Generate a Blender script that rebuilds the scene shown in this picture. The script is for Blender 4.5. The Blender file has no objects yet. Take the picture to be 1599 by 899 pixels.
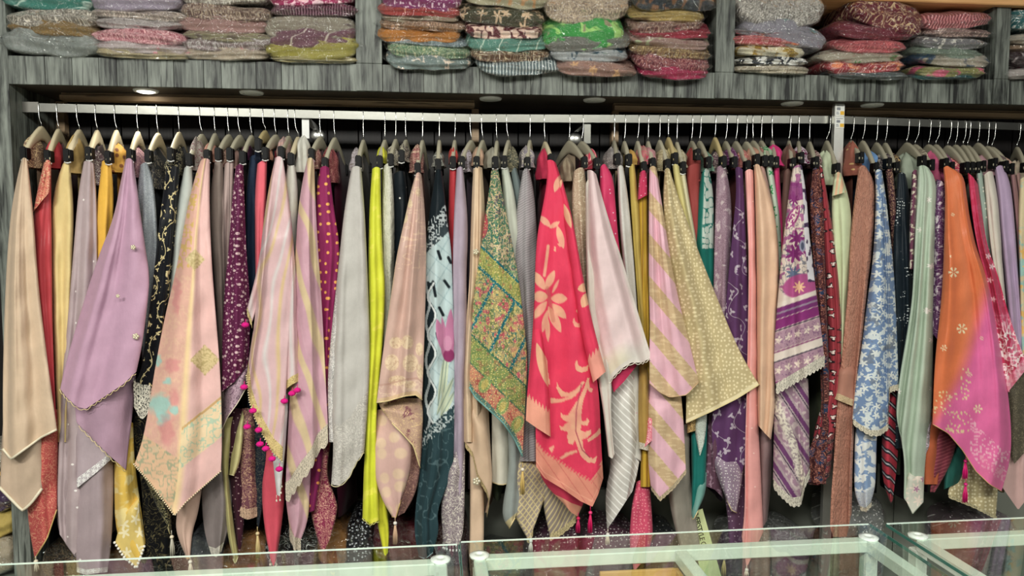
import bpy, bmesh, math, random
import numpy as np
from mathutils import Vector, Matrix

# ------------------------------------------------------------------ camera, world, lights, exposure
SC = bpy.context.scene
COL = SC.collection
IMG_W, IMG_H, FPX = 1599.0, 899.0, 1150.0
YAW, PITCH = math.radians(6.1), math.radians(4.0)
CAM = np.array([0.0, 0.0, 1.6])
cam_data = bpy.data.cameras.new('camera')
cam_data.sensor_width = 36.0
cam_data.lens = 36.0 * FPX / IMG_W
cam_data.clip_start = 0.05
cam_ob = bpy.data.objects.new('camera', cam_data)
COL.objects.link(cam_ob)
cam_ob.location = CAM
cam_ob.rotation_euler = (math.pi / 2 - PITCH, 0, -YAW)
SC.camera = cam_ob

world = bpy.data.worlds.new('shop_interior')
SC.world = world
world.use_nodes = True
world.node_tree.nodes['Background'].inputs[0].default_value = (0.97, 1.0, 0.96, 1)
world.node_tree.nodes['Background'].inputs[1].default_value = 0.10

def area_light(name, loc, sx, sy, power, tilt=0.0, color=(1.0, 0.99, 0.915)):
    l = bpy.data.lights.new(name, 'AREA')
    l.shape = 'RECTANGLE'; l.size = sx; l.size_y = sy; l.energy = power; l.color = color
    o = bpy.data.objects.new(name, l); COL.objects.link(o)
    o.location = loc; o.rotation_euler = (tilt, 0, 0)
    return o
# rows of LED ceiling panels over the aisle and over the customers' side of the counter
for i, x in enumerate((-1.75, -0.35, 1.05, 2.45)):
    k = (1.7, 1.3, 0.8, 0.62)[i]
    area_light('ceiling_panel_light', (x, 0.75, 2.95), 0.9, 0.35, 5.0 * k, math.radians(8))
    area_light('ceiling_panel_light', (x, -0.85, 2.95), 0.9, 0.4, 96.0 * k, math.radians(16))

SC.view_settings.view_transform = 'Standard'
SC.view_settings.look = 'None'
SC.view_settings.exposure = -0.84
SC.view_settings.gamma = 1.0
SC.view_settings.use_curve_mapping = False

# ------------------------------------------------------------------ where things stand (metres)
Y_FRONT, Y_RAIL, Y_CLIP, Y_BACK = 2.30, 2.37, 2.262, 2.60
FWD = np.array([math.sin(YAW) * math.cos(PITCH), math.cos(YAW) * math.cos(PITCH), -math.sin(PITCH)])
RGT = np.array([math.cos(YAW), -math.sin(YAW), 0.0])
UPV = np.cross(RGT, FWD)

def ray(px, py):
    px = np.asarray(px, float)[..., None]; py = np.asarray(py, float)[..., None]
    return FWD + (px - 799.5) / FPX * RGT - (py - 449.5) / FPX * UPV
def at_y(px, py, Y):
    d = ray(px, py); t = np.asarray(Y, float)[..., None] / d[..., 1:2]
    return CAM + d * t
def at_z(px, py, z):
    d = ray(px, py); t = (z - CAM[2]) / d[..., 2:3]
    return CAM + d * t

# ------------------------------------------------------------------ materials
def lin(c):
    r = []
    for v in c[:3]:
        v = v / 255.0
        r.append(v / 12.92 if v <= 0.04045 else ((v + 0.055) / 1.055) ** 2.4)
    return (r[0], r[1], r[2], 1.0)

class NB:
    """small helper that writes node graphs"""
    def __init__(self, name):
        self.mat = bpy.data.materials.new(name); self.mat.use_nodes = True
        self.t = self.mat.node_tree; self.t.nodes.clear()
        self.out = self.n('ShaderNodeOutputMaterial')
    def n(self, typ, **kw):
        nd = self.t.nodes.new(typ)
        for k, v in kw.items(): setattr(nd, k, v)
        return nd
    def put(self, sock, v):
        if isinstance(v, bpy.types.NodeSocket): self.t.links.new(v, sock)
        elif v is not None: sock.default_value = v
    def m(self, op, a, b=None, c=None, clamp=False):
        nd = self.n('ShaderNodeMath', operation=op, use_clamp=clamp)
        self.put(nd.inputs[0], a); self.put(nd.inputs[1], b); self.put(nd.inputs[2], c)
        return nd.outputs[0]
    def mix(self, f, a, b):
        nd = self.n('ShaderNodeMix', data_type='RGBA')
        self.put(nd.inputs[0], f); self.put(nd.inputs[6], a); self.put(nd.inputs[7], b)
        return nd.outputs[2]
    def step(self, x, edge, soft, flip=False):
        """1 where x < edge"""
        nd = self.n('ShaderNodeMapRange', interpolation_type='SMOOTHSTEP')
        self.put(nd.inputs[0], x); nd.inputs[1].default_value = edge - soft; nd.inputs[2].default_value = edge + soft
        nd.inputs[3].default_value = 0.0 if flip else 1.0; nd.inputs[4].default_value = 1.0 if flip else 0.0
        return nd.outputs[0]
    def vmap(self, vec, scale=(1, 1, 1), rot=0.0, loc=(0, 0, 0)):
        nd = self.n('ShaderNodeMapping')
        self.put(nd.inputs[0], vec); nd.inputs[1].default_value = loc
        nd.inputs[2].default_value = (0, 0, rot); nd.inputs[3].default_value = scale
        return nd.outputs[0]
    def noise(self, vec, scale, detail=2.0, rough=0.5, dist=0.0):
        nd = self.n('ShaderNodeTexNoise'); self.put(nd.inputs['Vector'], vec)
        nd.inputs['Scale'].default_value = scale; nd.inputs['Detail'].default_value = detail
        nd.inputs['Roughness'].default_value = rough; nd.inputs['Distortion'].default_value = dist
        return nd.outputs[0]
    def bump(self, h, strength, dist):
        nd = self.n('ShaderNodeBump'); nd.inputs['Strength'].default_value = strength
        nd.inputs['Distance'].default_value = dist; self.put(nd.inputs['Height'], h)
        return nd.outputs[0]
    def principled(self, **kw):
        nd = self.n('ShaderNodeBsdfPrincipled')
        for k, v in kw.items(): self.put(nd.inputs[k.replace('_', ' ')], v)
        self.t.links.new(nd.outputs[0], self.out.inputs[0])
        return nd

def pat_mask(nb, uv, kind, a):
    """mask (0..1) of a printed or woven motif; sizes are in hundredths of the uv unit"""
    if kind == 'dots':
        sp, r, jit = a
        v = nb.n('ShaderNodeTexVoronoi', voronoi_dimensions='2D'); nb.put(v.inputs['Vector'], uv)
        v.inputs['Scale'].default_value = 100.0 / sp; v.inputs['Randomness'].default_value = jit
        return nb.step(v.outputs['Distance'], r / sp, 0.25 * r / sp)
    if kind == 'flow':
        sp, r, petals, jit = a
        v = nb.n('ShaderNodeTexVoronoi', voronoi_dimensions='2D'); nb.put(v.inputs['Vector'], uv)
        v.inputs['Scale'].default_value = 100.0 / sp; v.inputs['Randomness'].default_value = jit
        d = nb.n('ShaderNodeVectorMath', operation='SUBTRACT'); nb.put(d.inputs[0], uv); nb.put(d.inputs[1], v.outputs['Position'])
        s = nb.n('ShaderNodeSeparateXYZ'); nb.put(s.inputs[0], d.outputs[0])
        ang = nb.m('ARCTAN2', s.outputs[1], s.outputs[0])
        sc = nb.n('ShaderNodeSeparateColor'); nb.put(sc.inputs[0], v.outputs['Color'])
        cs = nb.m('COSINE', nb.m('ADD', nb.m('MULTIPLY', ang, float(petals)), nb.m('MULTIPLY', sc.outputs[0], 6.28)))
        lim = nb.m('MULTIPLY_ADD', cs, 0.34 * r / sp, 0.66 * r / sp)
        return nb.step(nb.m('SUBTRACT', v.outputs['Distance'], lim), 0.0, 0.12 * r / sp)
    if kind == 'strp':
        per, duty, ang = a
        w = nb.vmap(uv, rot=math.radians(ang))
        s = nb.n('ShaderNodeSeparateXYZ'); nb.put(s.inputs[0], w)
        fr = nb.m('FRACT', nb.m('MULTIPLY', s.outputs[0], 100.0 / per))
        e = nb.m('ABSOLUTE', nb.m('SUBTRACT', fr, 0.5))
        return nb.step(e, duty / 2, min(0.05, 1.0 / per))
    if kind == 'line':
        sc, w = a
        nz = nb.noise(uv, 100.0 / sc, 1.0, 0.5, 1.4)
        e = nb.m('ABSOLUTE', nb.m('SUBTRACT', nb.m('FRACT', nb.m('MULTIPLY', nz, 5.0)), 0.5))
        return nb.step(e, w, 0.07)
    if kind == 'blob':
        sc, th = a
        return nb.step(nb.noise(uv, 100.0 / sc, 2.0, 0.55, 0.6), th, 0.03, flip=True)
    if kind == 'vine':
        per, w, ang = a
        r = nb.vmap(uv, rot=math.radians(ang))
        s = nb.n('ShaderNodeSeparateXYZ'); nb.put(s.inputs[0], r)
        wob = nb.m('MULTIPLY', nb.m('SINE', nb.m('MULTIPLY', s.outputs[1], 11.0)), 0.13)
        fr = nb.m('FRACT', nb.m('MULTIPLY', nb.m('ADD', s.outputs[0], nb.m('MULTIPLY', wob, per / 45.0)), 100.0 / per))
        ln = nb.step(nb.m('ABSOLUTE', nb.m('SUBTRACT', fr, 0.5)), w / per, 0.4 / per)
        lf = pat_mask(nb, nb.vmap(r, scale=(1.0, 0.8, 1)), 'flow', (per * 0.42, per * 0.13, 3, 0.7))
        near = nb.step(nb.m('ABSOLUTE', nb.m('SUBTRACT', fr, 0.5)), 0.3, 0.03)
        return nb.m('MAXIMUM', ln, nb.m('MULTIPLY', lf, near))
    raise ValueError(kind)

MATS = {}
def fabric(spec):
    """spec: dict(c, pats, rough, border, print, crinkle, sheen, alpha, glow-free cloth)"""
    key = repr(spec)
    if key in MATS: return MATS[key]
    nb = NB('fabric')
    uvn = nb.n('ShaderNodeUVMap'); uvn.uv_map = 'UVMap'
    uv = uvn.outputs[0]
    if spec.get('print'):
        at = nb.n('ShaderNodeAttribute'); at.attribute_name = 'Print'; col = at.outputs[0]
    else:
        col = lin(spec['c'])
    # faint uneven dye
    tone = nb.noise(uv, 6.0, 3.0, 0.6)
    def paint(col, pats):
        for p in pats:
            kind, c2, args = p[0], p[1], p[2]
            f = pat_mask(nb, uv, kind, args)
            if len(p) > 3: f = nb.m('MULTIPLY', f, p[3])
            col = nb.mix(f, col, lin(c2))
        return col
    col = paint(col, spec.get('pats', ()))
    hem = None
    if spec.get('border'):
        hn = nb.n('ShaderNodeUVMap'); hn.uv_map = 'Hem'
        sp = nb.n('ShaderNodeSeparateXYZ'); nb.put(sp.inputs[0], hn.outputs[0])
        hem = sp.outputs[1]
        for b in spec['border']:          # (height px, colour, patterns)
            bc = paint(lin(b[1]), b[2] if len(b) > 2 else ())
            col = nb.mix(nb.step(hem, b[0] / 100.0, 0.006), col, bc)
    mul = nb.m('MULTIPLY_ADD', tone, 0.22, 0.89)
    hsv = nb.n('ShaderNodeHueSaturation'); hsv.inputs['Saturation'].default_value = 0.93; nb.put(hsv.inputs['Value'], mul); nb.put(hsv.inputs['Color'], col)
    kw = dict(Base_Color=hsv.outputs[0], Roughness=spec.get('rough', 0.6))
    kw['Specular_IOR_Level'] = spec.get('spec', 0.35) * 0.4
    kw['Sheen_Weight'] = spec.get('sheen', 0.15) * 0.4
    kw['Sheen_Roughness'] = 0.4
    cr = spec.get('crinkle', 0.10)
    wv = nb.noise(nb.vmap(uv, scale=(1.0, 0.32, 1.0)), spec.get('cscale', 26.0), 3.0, 0.6, 0.3)
    kw['Normal'] = nb.bump(wv, cr, 0.012)
    bs = nb.principled(**kw)
    if spec.get('sheer'):
        tr = nb.n('ShaderNodeBsdfTransparent'); mx = nb.n('ShaderNodeMixShader')
        mx.inputs[0].default_value = spec['sheer']
        nb.t.links.new(bs.outputs[0], mx.inputs[1]); nb.t.links.new(tr.outputs[0], mx.inputs[2])
        nb.t.links.new(mx.outputs[0], nb.out.inputs[0])
    MATS[key] = nb.mat
    return nb.mat

def F(c, *pats, **kw):
    d = dict(c=c, pats=tuple(pats)); d.update(kw); return d

def plain(name, c, rough=0.5, metal=0.0, spec=0.5, bump=0.0, bscale=60.0, coat=0.0):
    key = ('plain', name, c, rough, metal, spec, bump, bscale, coat)
    if key in MATS: return MATS[key]
    nb = NB(name)
    tc = nb.n('ShaderNodeTexCoord')
    nz = nb.noise(tc.outputs['Object'], bscale, 3.0)
    hsv = nb.n('ShaderNodeHueSaturation'); nb.put(hsv.inputs['Value'], nb.m('MULTIPLY_ADD', nz, 0.16, 0.92)); nb.put(hsv.inputs['Color'], lin(c))
    kw = dict(Base_Color=hsv.outputs[0], Roughness=rough, Metallic=metal, Specular_IOR_Level=spec, Coat_Weight=coat)
    if bump: kw['Normal'] = nb.bump(nz, bump, 0.004)
    nb.principled(**kw)
    MATS[key] = nb.mat
    return nb.mat

def emitter(name, c, s):
    nb = NB(name); e = nb.n('ShaderNodeEmission'); e.inputs[0].default_value = lin(c); e.inputs[1].default_value = s
    nb.t.links.new(e.outputs[0], nb.out.inputs[0]); return nb.mat

def glass_mat(name, tint, base_refl, rough=0.02, crumple=0.0, cscale=40.0, spread=0.55):
    """clear sheet: see-through with a fresnel reflection"""
    nb = NB(name)
    tr = nb.n('ShaderNodeBsdfTransparent'); tr.inputs[0].default_value = lin(tint)
    gl = nb.n('ShaderNodeBsdfGlossy'); gl.inputs['Roughness'].default_value = rough; gl.inputs[0].default_value = (1, 1, 1, 1)
    lw = nb.n('ShaderNodeFresnel'); lw.inputs['IOR'].default_value = 1.48 if not crumple else 1.62
    if crumple:
        tc = nb.n('ShaderNodeTexCoord')
        g = nb.n('ShaderNodeNewGeometry')
        h = nb.noise(g.outputs['Position'], cscale, 3.0, 0.6, 1.2)
        v = nb.n('ShaderNodeTexVoronoi', feature='DISTANCE_TO_EDGE'); nb.put(v.inputs['Vector'], nb.vmap(g.outputs['Position'], scale=(1.0, 1.0, 1.6)))
        v.inputs['Scale'].default_value = cscale * 0.7
        b = nb.bump(nb.m('ADD', h, nb.m('MULTIPLY', v.outputs['Distance'], 0.8)), crumple, 0.02)
        nb.t.links.new(b, gl.inputs['Normal']); nb.t.links.new(b, lw.inputs['Normal'])
    f = nb.m('MULTIPLY_ADD', lw.outputs[0], spread, base_refl, clamp=True)
    gb = nb.n('ShaderNodeNewGeometry')          # only the outer faces of a sheet reflect
    f = nb.m('MULTIPLY', f, nb.m('SUBTRACT', 1.0, gb.outputs['Backfacing']))
    mx = nb.n('ShaderNodeMixShader'); nb.put(mx.inputs[0], f)
    nb.t.links.new(tr.outputs[0], mx.inputs[1]); nb.t.links.new(gl.outputs[0], mx.inputs[2])
    nb.t.links.new(mx.outputs[0], nb.out.inputs[0])
    return nb.mat

def rustic_wood(name, dark, light, ax='z', scale=1.0, rough=0.55, contrast=1.0, spec=0.4):
    """weathered boards; grain runs along the given axis, every board its own tone"""
    nb = NB(name)
    g = nb.n('ShaderNodeNewGeometry'); oi = nb.n('ShaderNodeObjectInfo')
    off = nb.n('ShaderNodeCombineXYZ')
    for i in range(3): nb.put(off.inputs[i], nb.m('MULTIPLY', oi.outputs['Random'], 7.0 + 3 * i))
    ad = nb.n('ShaderNodeVectorMath', operation='ADD'); nb.put(ad.inputs[0], g.outputs['Position']); nb.put(ad.inputs[1], off.outputs[0])
    st = {'z': (95, 95, 7), 'x': (7, 95, 95), 'y': (95, 7, 95)}[ax]
    v = nb.vmap(ad.outputs[0], scale=tuple(s * scale for s in st))
    gr = nb.noise(v, 1.0, 5.0, 0.65, 0.6)
    st2 = {'z': (14, 14, 4), 'x': (4, 14, 14), 'y': (14, 4, 14)}[ax]
    pa = nb.noise(nb.vmap(ad.outputs[0], scale=st2), 1.0, 3.0, 0.6, 0.3)
    t = nb.m('ADD', nb.m('MULTIPLY', gr, 1.5 * contrast), nb.m('MULTIPLY', pa, 1.3 * contrast))
    t = nb.m('ADD', t, nb.m('MULTIPLY_ADD', oi.outputs['Random'], 0.22, -0.11 - 0.88 - 1.4 * (contrast - 1)))
    crack = nb.step(nb.noise(nb.vmap(ad.outputs[0], scale=tuple(s * scale * 1.1 for s in st)), 0.8, 2.0, 0.5, 0.2), 0.36, 0.03)
    col = nb.mix(nb.m('MULTIPLY', t, 1.0, clamp=True), lin(dark), lin(light))
    col = nb.mix(nb.m('MULTIPLY', crack, 0.7), col, lin(tuple(x * 0.45 for x in dark)))
    nb.principled(Base_Color=col, Roughness=rough, Specular_IOR_Level=spec, Normal=nb.bump(gr, 0.25, 0.003))
    return nb.mat

# ------------------------------------------------------------------ objects
def link(o, parent=None):
    COL.objects.link(o)
    if parent is not None: o.parent = parent
    return o
def empty(name, loc=(0, 0, 0)):
    o = bpy.data.objects.new(name, None); o.location = tuple(loc); o.empty_display_size = 0.05
    return link(o)
def tag(o, label=None, cat=None, group=None, kind=None):
    if label: o['label'] = label
    if cat: o['category'] = cat
    if group: o['group'] = group
    if kind: o['kind'] = kind
    return o
def raw_mesh(name, verts, faces, smooth=True):
    me = bpy.data.meshes.new(name)
    me.from_pydata([tuple(map(float, v)) for v in verts], [], faces)
    if smooth: me.polygons.foreach_set('use_smooth', [True] * len(me.polygons))
    me.update()
    return me
def mesh_obj(name, me, mat, parent=None, world_coords=True):
    """me is in world coordinates; the object's origin goes to its parent's place"""
    o = bpy.data.objects.new(name, me)
    if mat is not None: me.materials.append(mat)
    if parent is not None and world_coords:
        p = parent; off = Vector((0, 0, 0))
        while p is not None: off += p.location; p = p.parent
        me.transform(Matrix.Translation(-off))
    return link(o, parent)

class MB:
    """collects simple solids into one mesh"""
    def __init__(self): self.v = []; self.f = []
    def add(self, vs, fs):
        b = len(self.v); self.v += [tuple(map(float, x)) for x in vs]; self.f += [tuple(i + b for i in f) for f in fs]
    def box(self, x0, x1, y0, y1, z0, z1):
        self.add([(x0, y0, z0), (x1, y0, z0), (x1, y1, z0), (x0, y1, z0), (x0, y0, z1), (x1, y0, z1), (x1, y1, z1), (x0, y1, z1)],
                 [(3, 2, 1, 0), (4, 5, 6, 7), (0, 1, 5, 4), (1, 2, 6, 5), (2, 3, 7, 6), (3, 0, 4, 7)])
    def cbox(self, x0, x1, y0, y1, z0, z1, c):
        """box with chamfered edges along its longest outline (front face)"""
        vs = []; 
        for z, cz in ((z0, 0), (z0 + c, c), (z1 - c, c), (z1, 0)):
            i = c - cz
            vs += [(x0 + i, y0 + i, z), (x1 - i, y0 + i, z), (x1 - i, y1 - i, z), (x0 + i, y1 - i, z)]
        fs = [(3, 2, 1, 0), (12, 13, 14, 15)]
        for k in range(3):
            for j in range(4):
                a = 4 * k + j; b = 4 * k + (j + 1) % 4
                fs.append((a, b, b + 4, a + 4))
        self.add(vs, fs)
    def bar(self, a, b, w, h, up=(0, 0, 1)):
        a = Vector(a); b = Vector(b); d = (b - a).normalized(); u = Vector(up)
        s = d.cross(u).normalized(); u = s.cross(d).normalized()
        vs = []
        for p in (a, b):
            for (i, j) in ((-1, -1), (1, -1), (1, 1), (-1, 1)): vs.append(p + s * (i * w / 2) + u * (j * h / 2))
        self.add(vs, [(3, 2, 1, 0), (4, 5, 6, 7), (0, 1, 5, 4), (1, 2, 6, 5), (2, 3, 7, 6), (3, 0, 4, 7)])
    def tube(self, pts, r, n=6, caps=True):
        pts = [Vector(p) for p in pts]; rr = r if hasattr(r, '__len__') else [r] * len(pts)
        vs = []; ref = None
        for i, p in enumerate(pts):
            d = (pts[min(i + 1, len(pts) - 1)] - pts[max(i - 1, 0)]).normalized()
            if ref is None: ref = Vector((1, 0, 0)) if abs(d.x) < 0.8 else Vector((0, 0, 1))
            s = d.cross(ref).normalized(); u = s.cross(d).normalized(); ref = u
            for k in range(n):
                a = 2 * math.pi * k / n
                vs.append(p + (s * math.cos(a) + u * math.sin(a)) * rr[i])
        fs = []
        for i in range(len(pts) - 1):
            for k in range(n):
                a = i * n + k; b = i * n + (k + 1) % n
                fs.append((a, b, b + n, a + n))
        if caps:
            fs.append(tuple(range(n - 1, -1, -1))); fs.append(tuple(range((len(pts) - 1) * n, len(pts) * n)))
        self.add(vs, fs)
    def lathe(self, c, prof, n=14, axis='z'):
        vs = []; c = Vector(c)
        for (r, h) in prof:
            for k in range(n):
                a = 2 * math.pi * k / n
                q = Vector((r * math.cos(a), r * math.sin(a), h))
                if axis == 'y': q = Vector((q.x, q.z, q.y))
                vs.append(c + q)
        fs = []
        for i in range(len(prof) - 1):
            for k in range(n):
                a = i * n + k; b = i * n + (k + 1) % n
                fs.append((a, b, b + n, a + n))
        fs.append(tuple(range(n - 1, -1, -1))); fs.append(tuple(range((len(prof) - 1) * n, len(prof) * n)))
        self.add(vs, fs)
    def ball(self, c, r, n=8, m=6, squash=1.0):
        prof = [(max(1e-5, r * math.sin(math.pi * i / m)), -r * squash * math.cos(math.pi * i / m)) for i in range(m + 1)]
        self.lathe(c, prof, n)
    def build(self, name, mat, parent=None, smooth=False):
        return mesh_obj(name, raw_mesh(name, self.v, self.f, smooth), mat, parent)

# ================================================================== THE SETTING
rng = random.Random(7)
M_GREY = rustic_wood('grey_weathered_board', (20, 22, 21), (132, 138, 130), 'z', 0.85, 0.5, 1.6)
M_DARKPLANK = rustic_wood('dark_back_plank', (9, 8, 8), (30, 25, 24), 'z', 0.8, 0.5, spec=0.3)
M_BROWN = rustic_wood('brown_frame_wood', (140, 116, 90), (196, 168, 134), 'x', 0.7, 0.45)
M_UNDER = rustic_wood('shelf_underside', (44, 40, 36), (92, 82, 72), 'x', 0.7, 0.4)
M_OAK = rustic_wood('light_oak_fascia', (176, 122, 72), (222, 172, 118), 'x', 0.5, 0.45, spec=0.3)
M_LAMINATE = plain('grey_laminate', (136, 140, 130), 0.35, bscale=8.0)
M_CHROME = plain('chrome', (216, 216, 210), 0.3, 0.75)
M_STEEL = plain('brushed_rail', (128, 128, 122), 0.3, 1.0, bump=0.02, bscale=90.0)
M_ALU = plain('white_aluminium', (214, 220, 210), 0.35, 0.15)
M_WHITE = plain('white_plastic', (235, 236, 232), 0.4)
M_BLACK = plain('black_plastic', (9, 9, 10), 0.5, 0, 0.2)
M_DARKGAP = plain('dark_gap', (12, 12, 12), 0.9)

ZB = float(at_y(800, 146.5, Y_FRONT)[2])           # underside of the long shelf
ZT = float(at_y(580, 101.0, Y_FRONT)[2])           # its top
X_L0 = float(at_y(18, 800, Y_FRONT)[0]); X_L1 = float(at_y(45, 800, Y_FRONT)[0])
X_R = 2.62

fl = MB(); fl.box(-3.2, 4.2, -2.2, 3.0, -0.02, 0.0)
tag(fl.build('floor', plain('floor_tile', (186, 182, 172), 0.25, bscale=5.0)), 'pale grey tiled shop floor', kind='structure')

# back wall: a board with its planks
wb = MB(); wb.box(-3.2, 4.2, Y_BACK + 0.012, Y_BACK + 0.06, 0.0, 3.0)
wall = tag(wb.build('wall_back', M_DARKGAP), 'dark plank back wall behind the hanging outfits', kind='structure')
x = X_L0 - 0.2
pm = MB(); pm.cbox(-0.5, 0.5, -0.5, 0.5, -0.5, 0.5, 0.02)
plank_me = raw_mesh('plank', pm.v, pm.f, False); plank_me.materials.append(M_DARKPLANK)
while x < X_R:
    w = rng.uniform(0.075, 0.11)
    o = bpy.data.objects.new('plank', plank_me)
    o.location = (x + w / 2, Y_BACK + 0.004, 1.5); o.scale = (w - 0.005, 0.014, 2.98)
    link(o, wall); x += w

# lower laminate panels of the wall unit
lowp = empty('trim_1', (0.4, Y_BACK - 0.03, 0.0)); tag(lowp, 'grey laminate lower wall panels below the outfits', kind='structure')
xe = [X_L1, -0.62, float(at_y(745, 700, Y_BACK)[0]), 0.62, float(at_y(1060, 700, Y_BACK)[0]), float(at_y(1390, 700, Y_BACK)[0]), X_R]
for k in range(len(xe) - 1):
    top = float(at_y(560, 773, Y_BACK)[2]) if k < 4 else float(at_y(1230, 705, Y_BACK)[2])
    b = MB(); b.cbox(xe[k] + 0.002, xe[k + 1] - 0.002, Y_BACK - 0.035, Y_BACK - 0.006, 0.02, top, 0.002)
    b.build('panel', M_LAMINATE, lowp)

# left upright of the wall unit
up = MB(); up.cbox(X_L0, X_L1, Y_FRONT, Y_BACK, 0.0, 2.75, 0.002)
tag(up.build('wall_unit_upright', M_GREY), 'grey weathered wooden upright at the left end of the wall unit', 'upright')

# long shelf with its plank-faced front
shelf = empty('long_shelf', ((X_L1 + X_R) / 2, Y_FRONT, ZB))
tag(shelf, 'long grey weathered wooden shelf above the hanging rail carrying bagged outfits', 'shelf')
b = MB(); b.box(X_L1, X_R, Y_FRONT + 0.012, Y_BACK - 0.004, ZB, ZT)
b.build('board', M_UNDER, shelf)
pm = MB(); pm.cbox(-0.5, 0.5, -0.5, 0.5, -0.5, 0.5, 0.012)
face_me = raw_mesh('plank', pm.v, pm.f, False); face_me.materials.append(M_GREY)
x = X_L1
while x < X_R - 0.02:
    w = rng.choice((0.05, 0.062, 0.074, 0.085, 0.1))
    w = min(w, X_R - x)
    o = bpy.data.objects.new('plank', face_me)
    o.location = (x + w / 2 - shelf.location.x, 0.006 + rng.uniform(0, 0.0012), (ZT - ZB) / 2)
    o.scale = (w - 0.0018, 0.014, ZT - ZB + 0.002)
    link(o, shelf); x += w
# dividers between the compartments
for i, (a, bpx) in enumerate(((556, 596), (1117, 1146), (1553, 1575))):
    xa = float(at_y(a, 60, Y_FRONT)[0]); xb = float(at_y(bpx, 60, Y_FRONT)[0])
    d = MB(); d.cbox(xa, xb, Y_FRONT - 0.006, Y_BACK - 0.004, ZT + 0.002, ZT + 0.34, 0.002)
    d.cbox(xa, xb, Y_FRONT - 0.006, Y_FRONT - 0.001, ZB - 0.001, ZT + 0.002, 0.001)
    nm = ['between the left and middle compartments', 'between the middle and right compartments', 'at the far right of the shelf'][i]
    tag(d.build('shelf_divider', M_GREY), 'grey weathered wooden divider ' + nm, 'divider', 'shelf dividers')
ZO = float(at_y(1445, 8, Y_FRONT)[2])
ob = MB(); ob.cbox(X_L1, X_R, Y_FRONT - 0.03, Y_FRONT - 0.004, ZO, ZO + 0.09, 0.003)
ob.box(X_L1, X_R, Y_FRONT - 0.004, Y_BACK - 0.004, ZO + 0.005, ZO + 0.03)
tag(ob.build('upper_shelf', M_OAK), 'light brown wooden board along the top of the shelf compartments', 'shelf')

# brown wooden frames fixed behind the rail
def zrow(px, py, Y): return float(at_y(px, py, Y)[2])
def xcol(px, py, Y): return float(at_y(px, py, Y)[0])
YB = 2.405
for (xa, xb, lab) in ((93, 741, 'above the left hanging rail'), (960, 1302, 'above the middle hanging rail'), (1322, 1680, 'above the right hanging rail')):
    fr = empty('wall_batten', (xcol((xa + xb) / 2, 160, YB), YB, 1.9)); tag(fr, 'brown wooden batten frame ' + lab, 'frame', 'batten frames')
    x0, x1 = xcol(xa, 160, YB), xcol(xb, 160, YB)
    z1, z2 = zrow(400, 153.0, YB), zrow(400, 161.5, YB)
    b = MB(); b.cbox(x0, x1, YB, YB + 0.035, z2, z1, 0.002); b.build('front_batten', M_BROWN, fr)
    b = MB(); b.box(x0, x1, YB + 0.012, YB + 0.03, z1 - 0.001, ZB - 0.001)
    b.build('upper_batten', M_BROWN, fr)
    if xa < 1000:
        for px in ((96, 742) if xa < 200 else (960,)):
            xp = xcol(px, 170, 2.575); w = 0.012
            b = MB(); b.cbox(xp - w, xp + w, 2.565, 2.594, 0.72, ZB - 0.002, 0.002); b.build('post', M_BROWN, fr)

# ceiling spotlights set in the underside of the shelf
spots = ((228, 143, 1), (393, 145, 0), (766, 155.5, 0), (928, 157.5, 0), (1237, 160, 0), (1362, 161.5, 0))
M_SPOT_ON = emitter('lit_spot', (255, 252, 240), 9.0)
M_SPOT_DIM = plain('spot_lens', (210, 212, 205), 0.3)
names = ['leftmost, lit bright white', 'second from the left', 'third from the left', 'fourth from the left', 'just left of the chrome post', 'just right of the chrome post']
for i, (px, py, on) in enumerate(spots):
    p = at_z(px, py, ZB - 0.004)
    p[1] = min(max(p[1], Y_FRONT + 0.06), Y_FRONT + 0.14)
    pp = at_y(px, py, p[1])
    s = empty('recessed_spotlight', (pp[0], p[1], ZB)); tag(s, 'round recessed spotlight under the long shelf, ' + names[i], 'spotlight', 'recessed spotlights')
    b = MB(); b.lathe((pp[0], p[1], ZB - 0.005), [(0.026, 0), (0.034, 0.0), (0.036, 0.004), (0.036, 0.0055)], 24); b.build('trim_ring', M_WHITE, s, True)
    b = MB(); b.lathe((pp[0], p[1], ZB - 0.0085), [(0.0005, 0), (0.018, 0.0005), (0.0255, 0.0035), (0.0255, 0.006)], 24); b.build('lens', M_SPOT_ON if on else M_SPOT_DIM, s, True)
    if on:
        l = bpy.data.lights.new('spot_lamp', 'SPOT'); l.energy = 7; l.spot_size = math.radians(110); l.shadow_soft_size = 0.025; l.color = (1, .96, .88)
        lo = bpy.data.objects.new('spot_lamp', l); lo.location = (pp[0], p[1], ZB - 0.012); link(lo)

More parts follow.
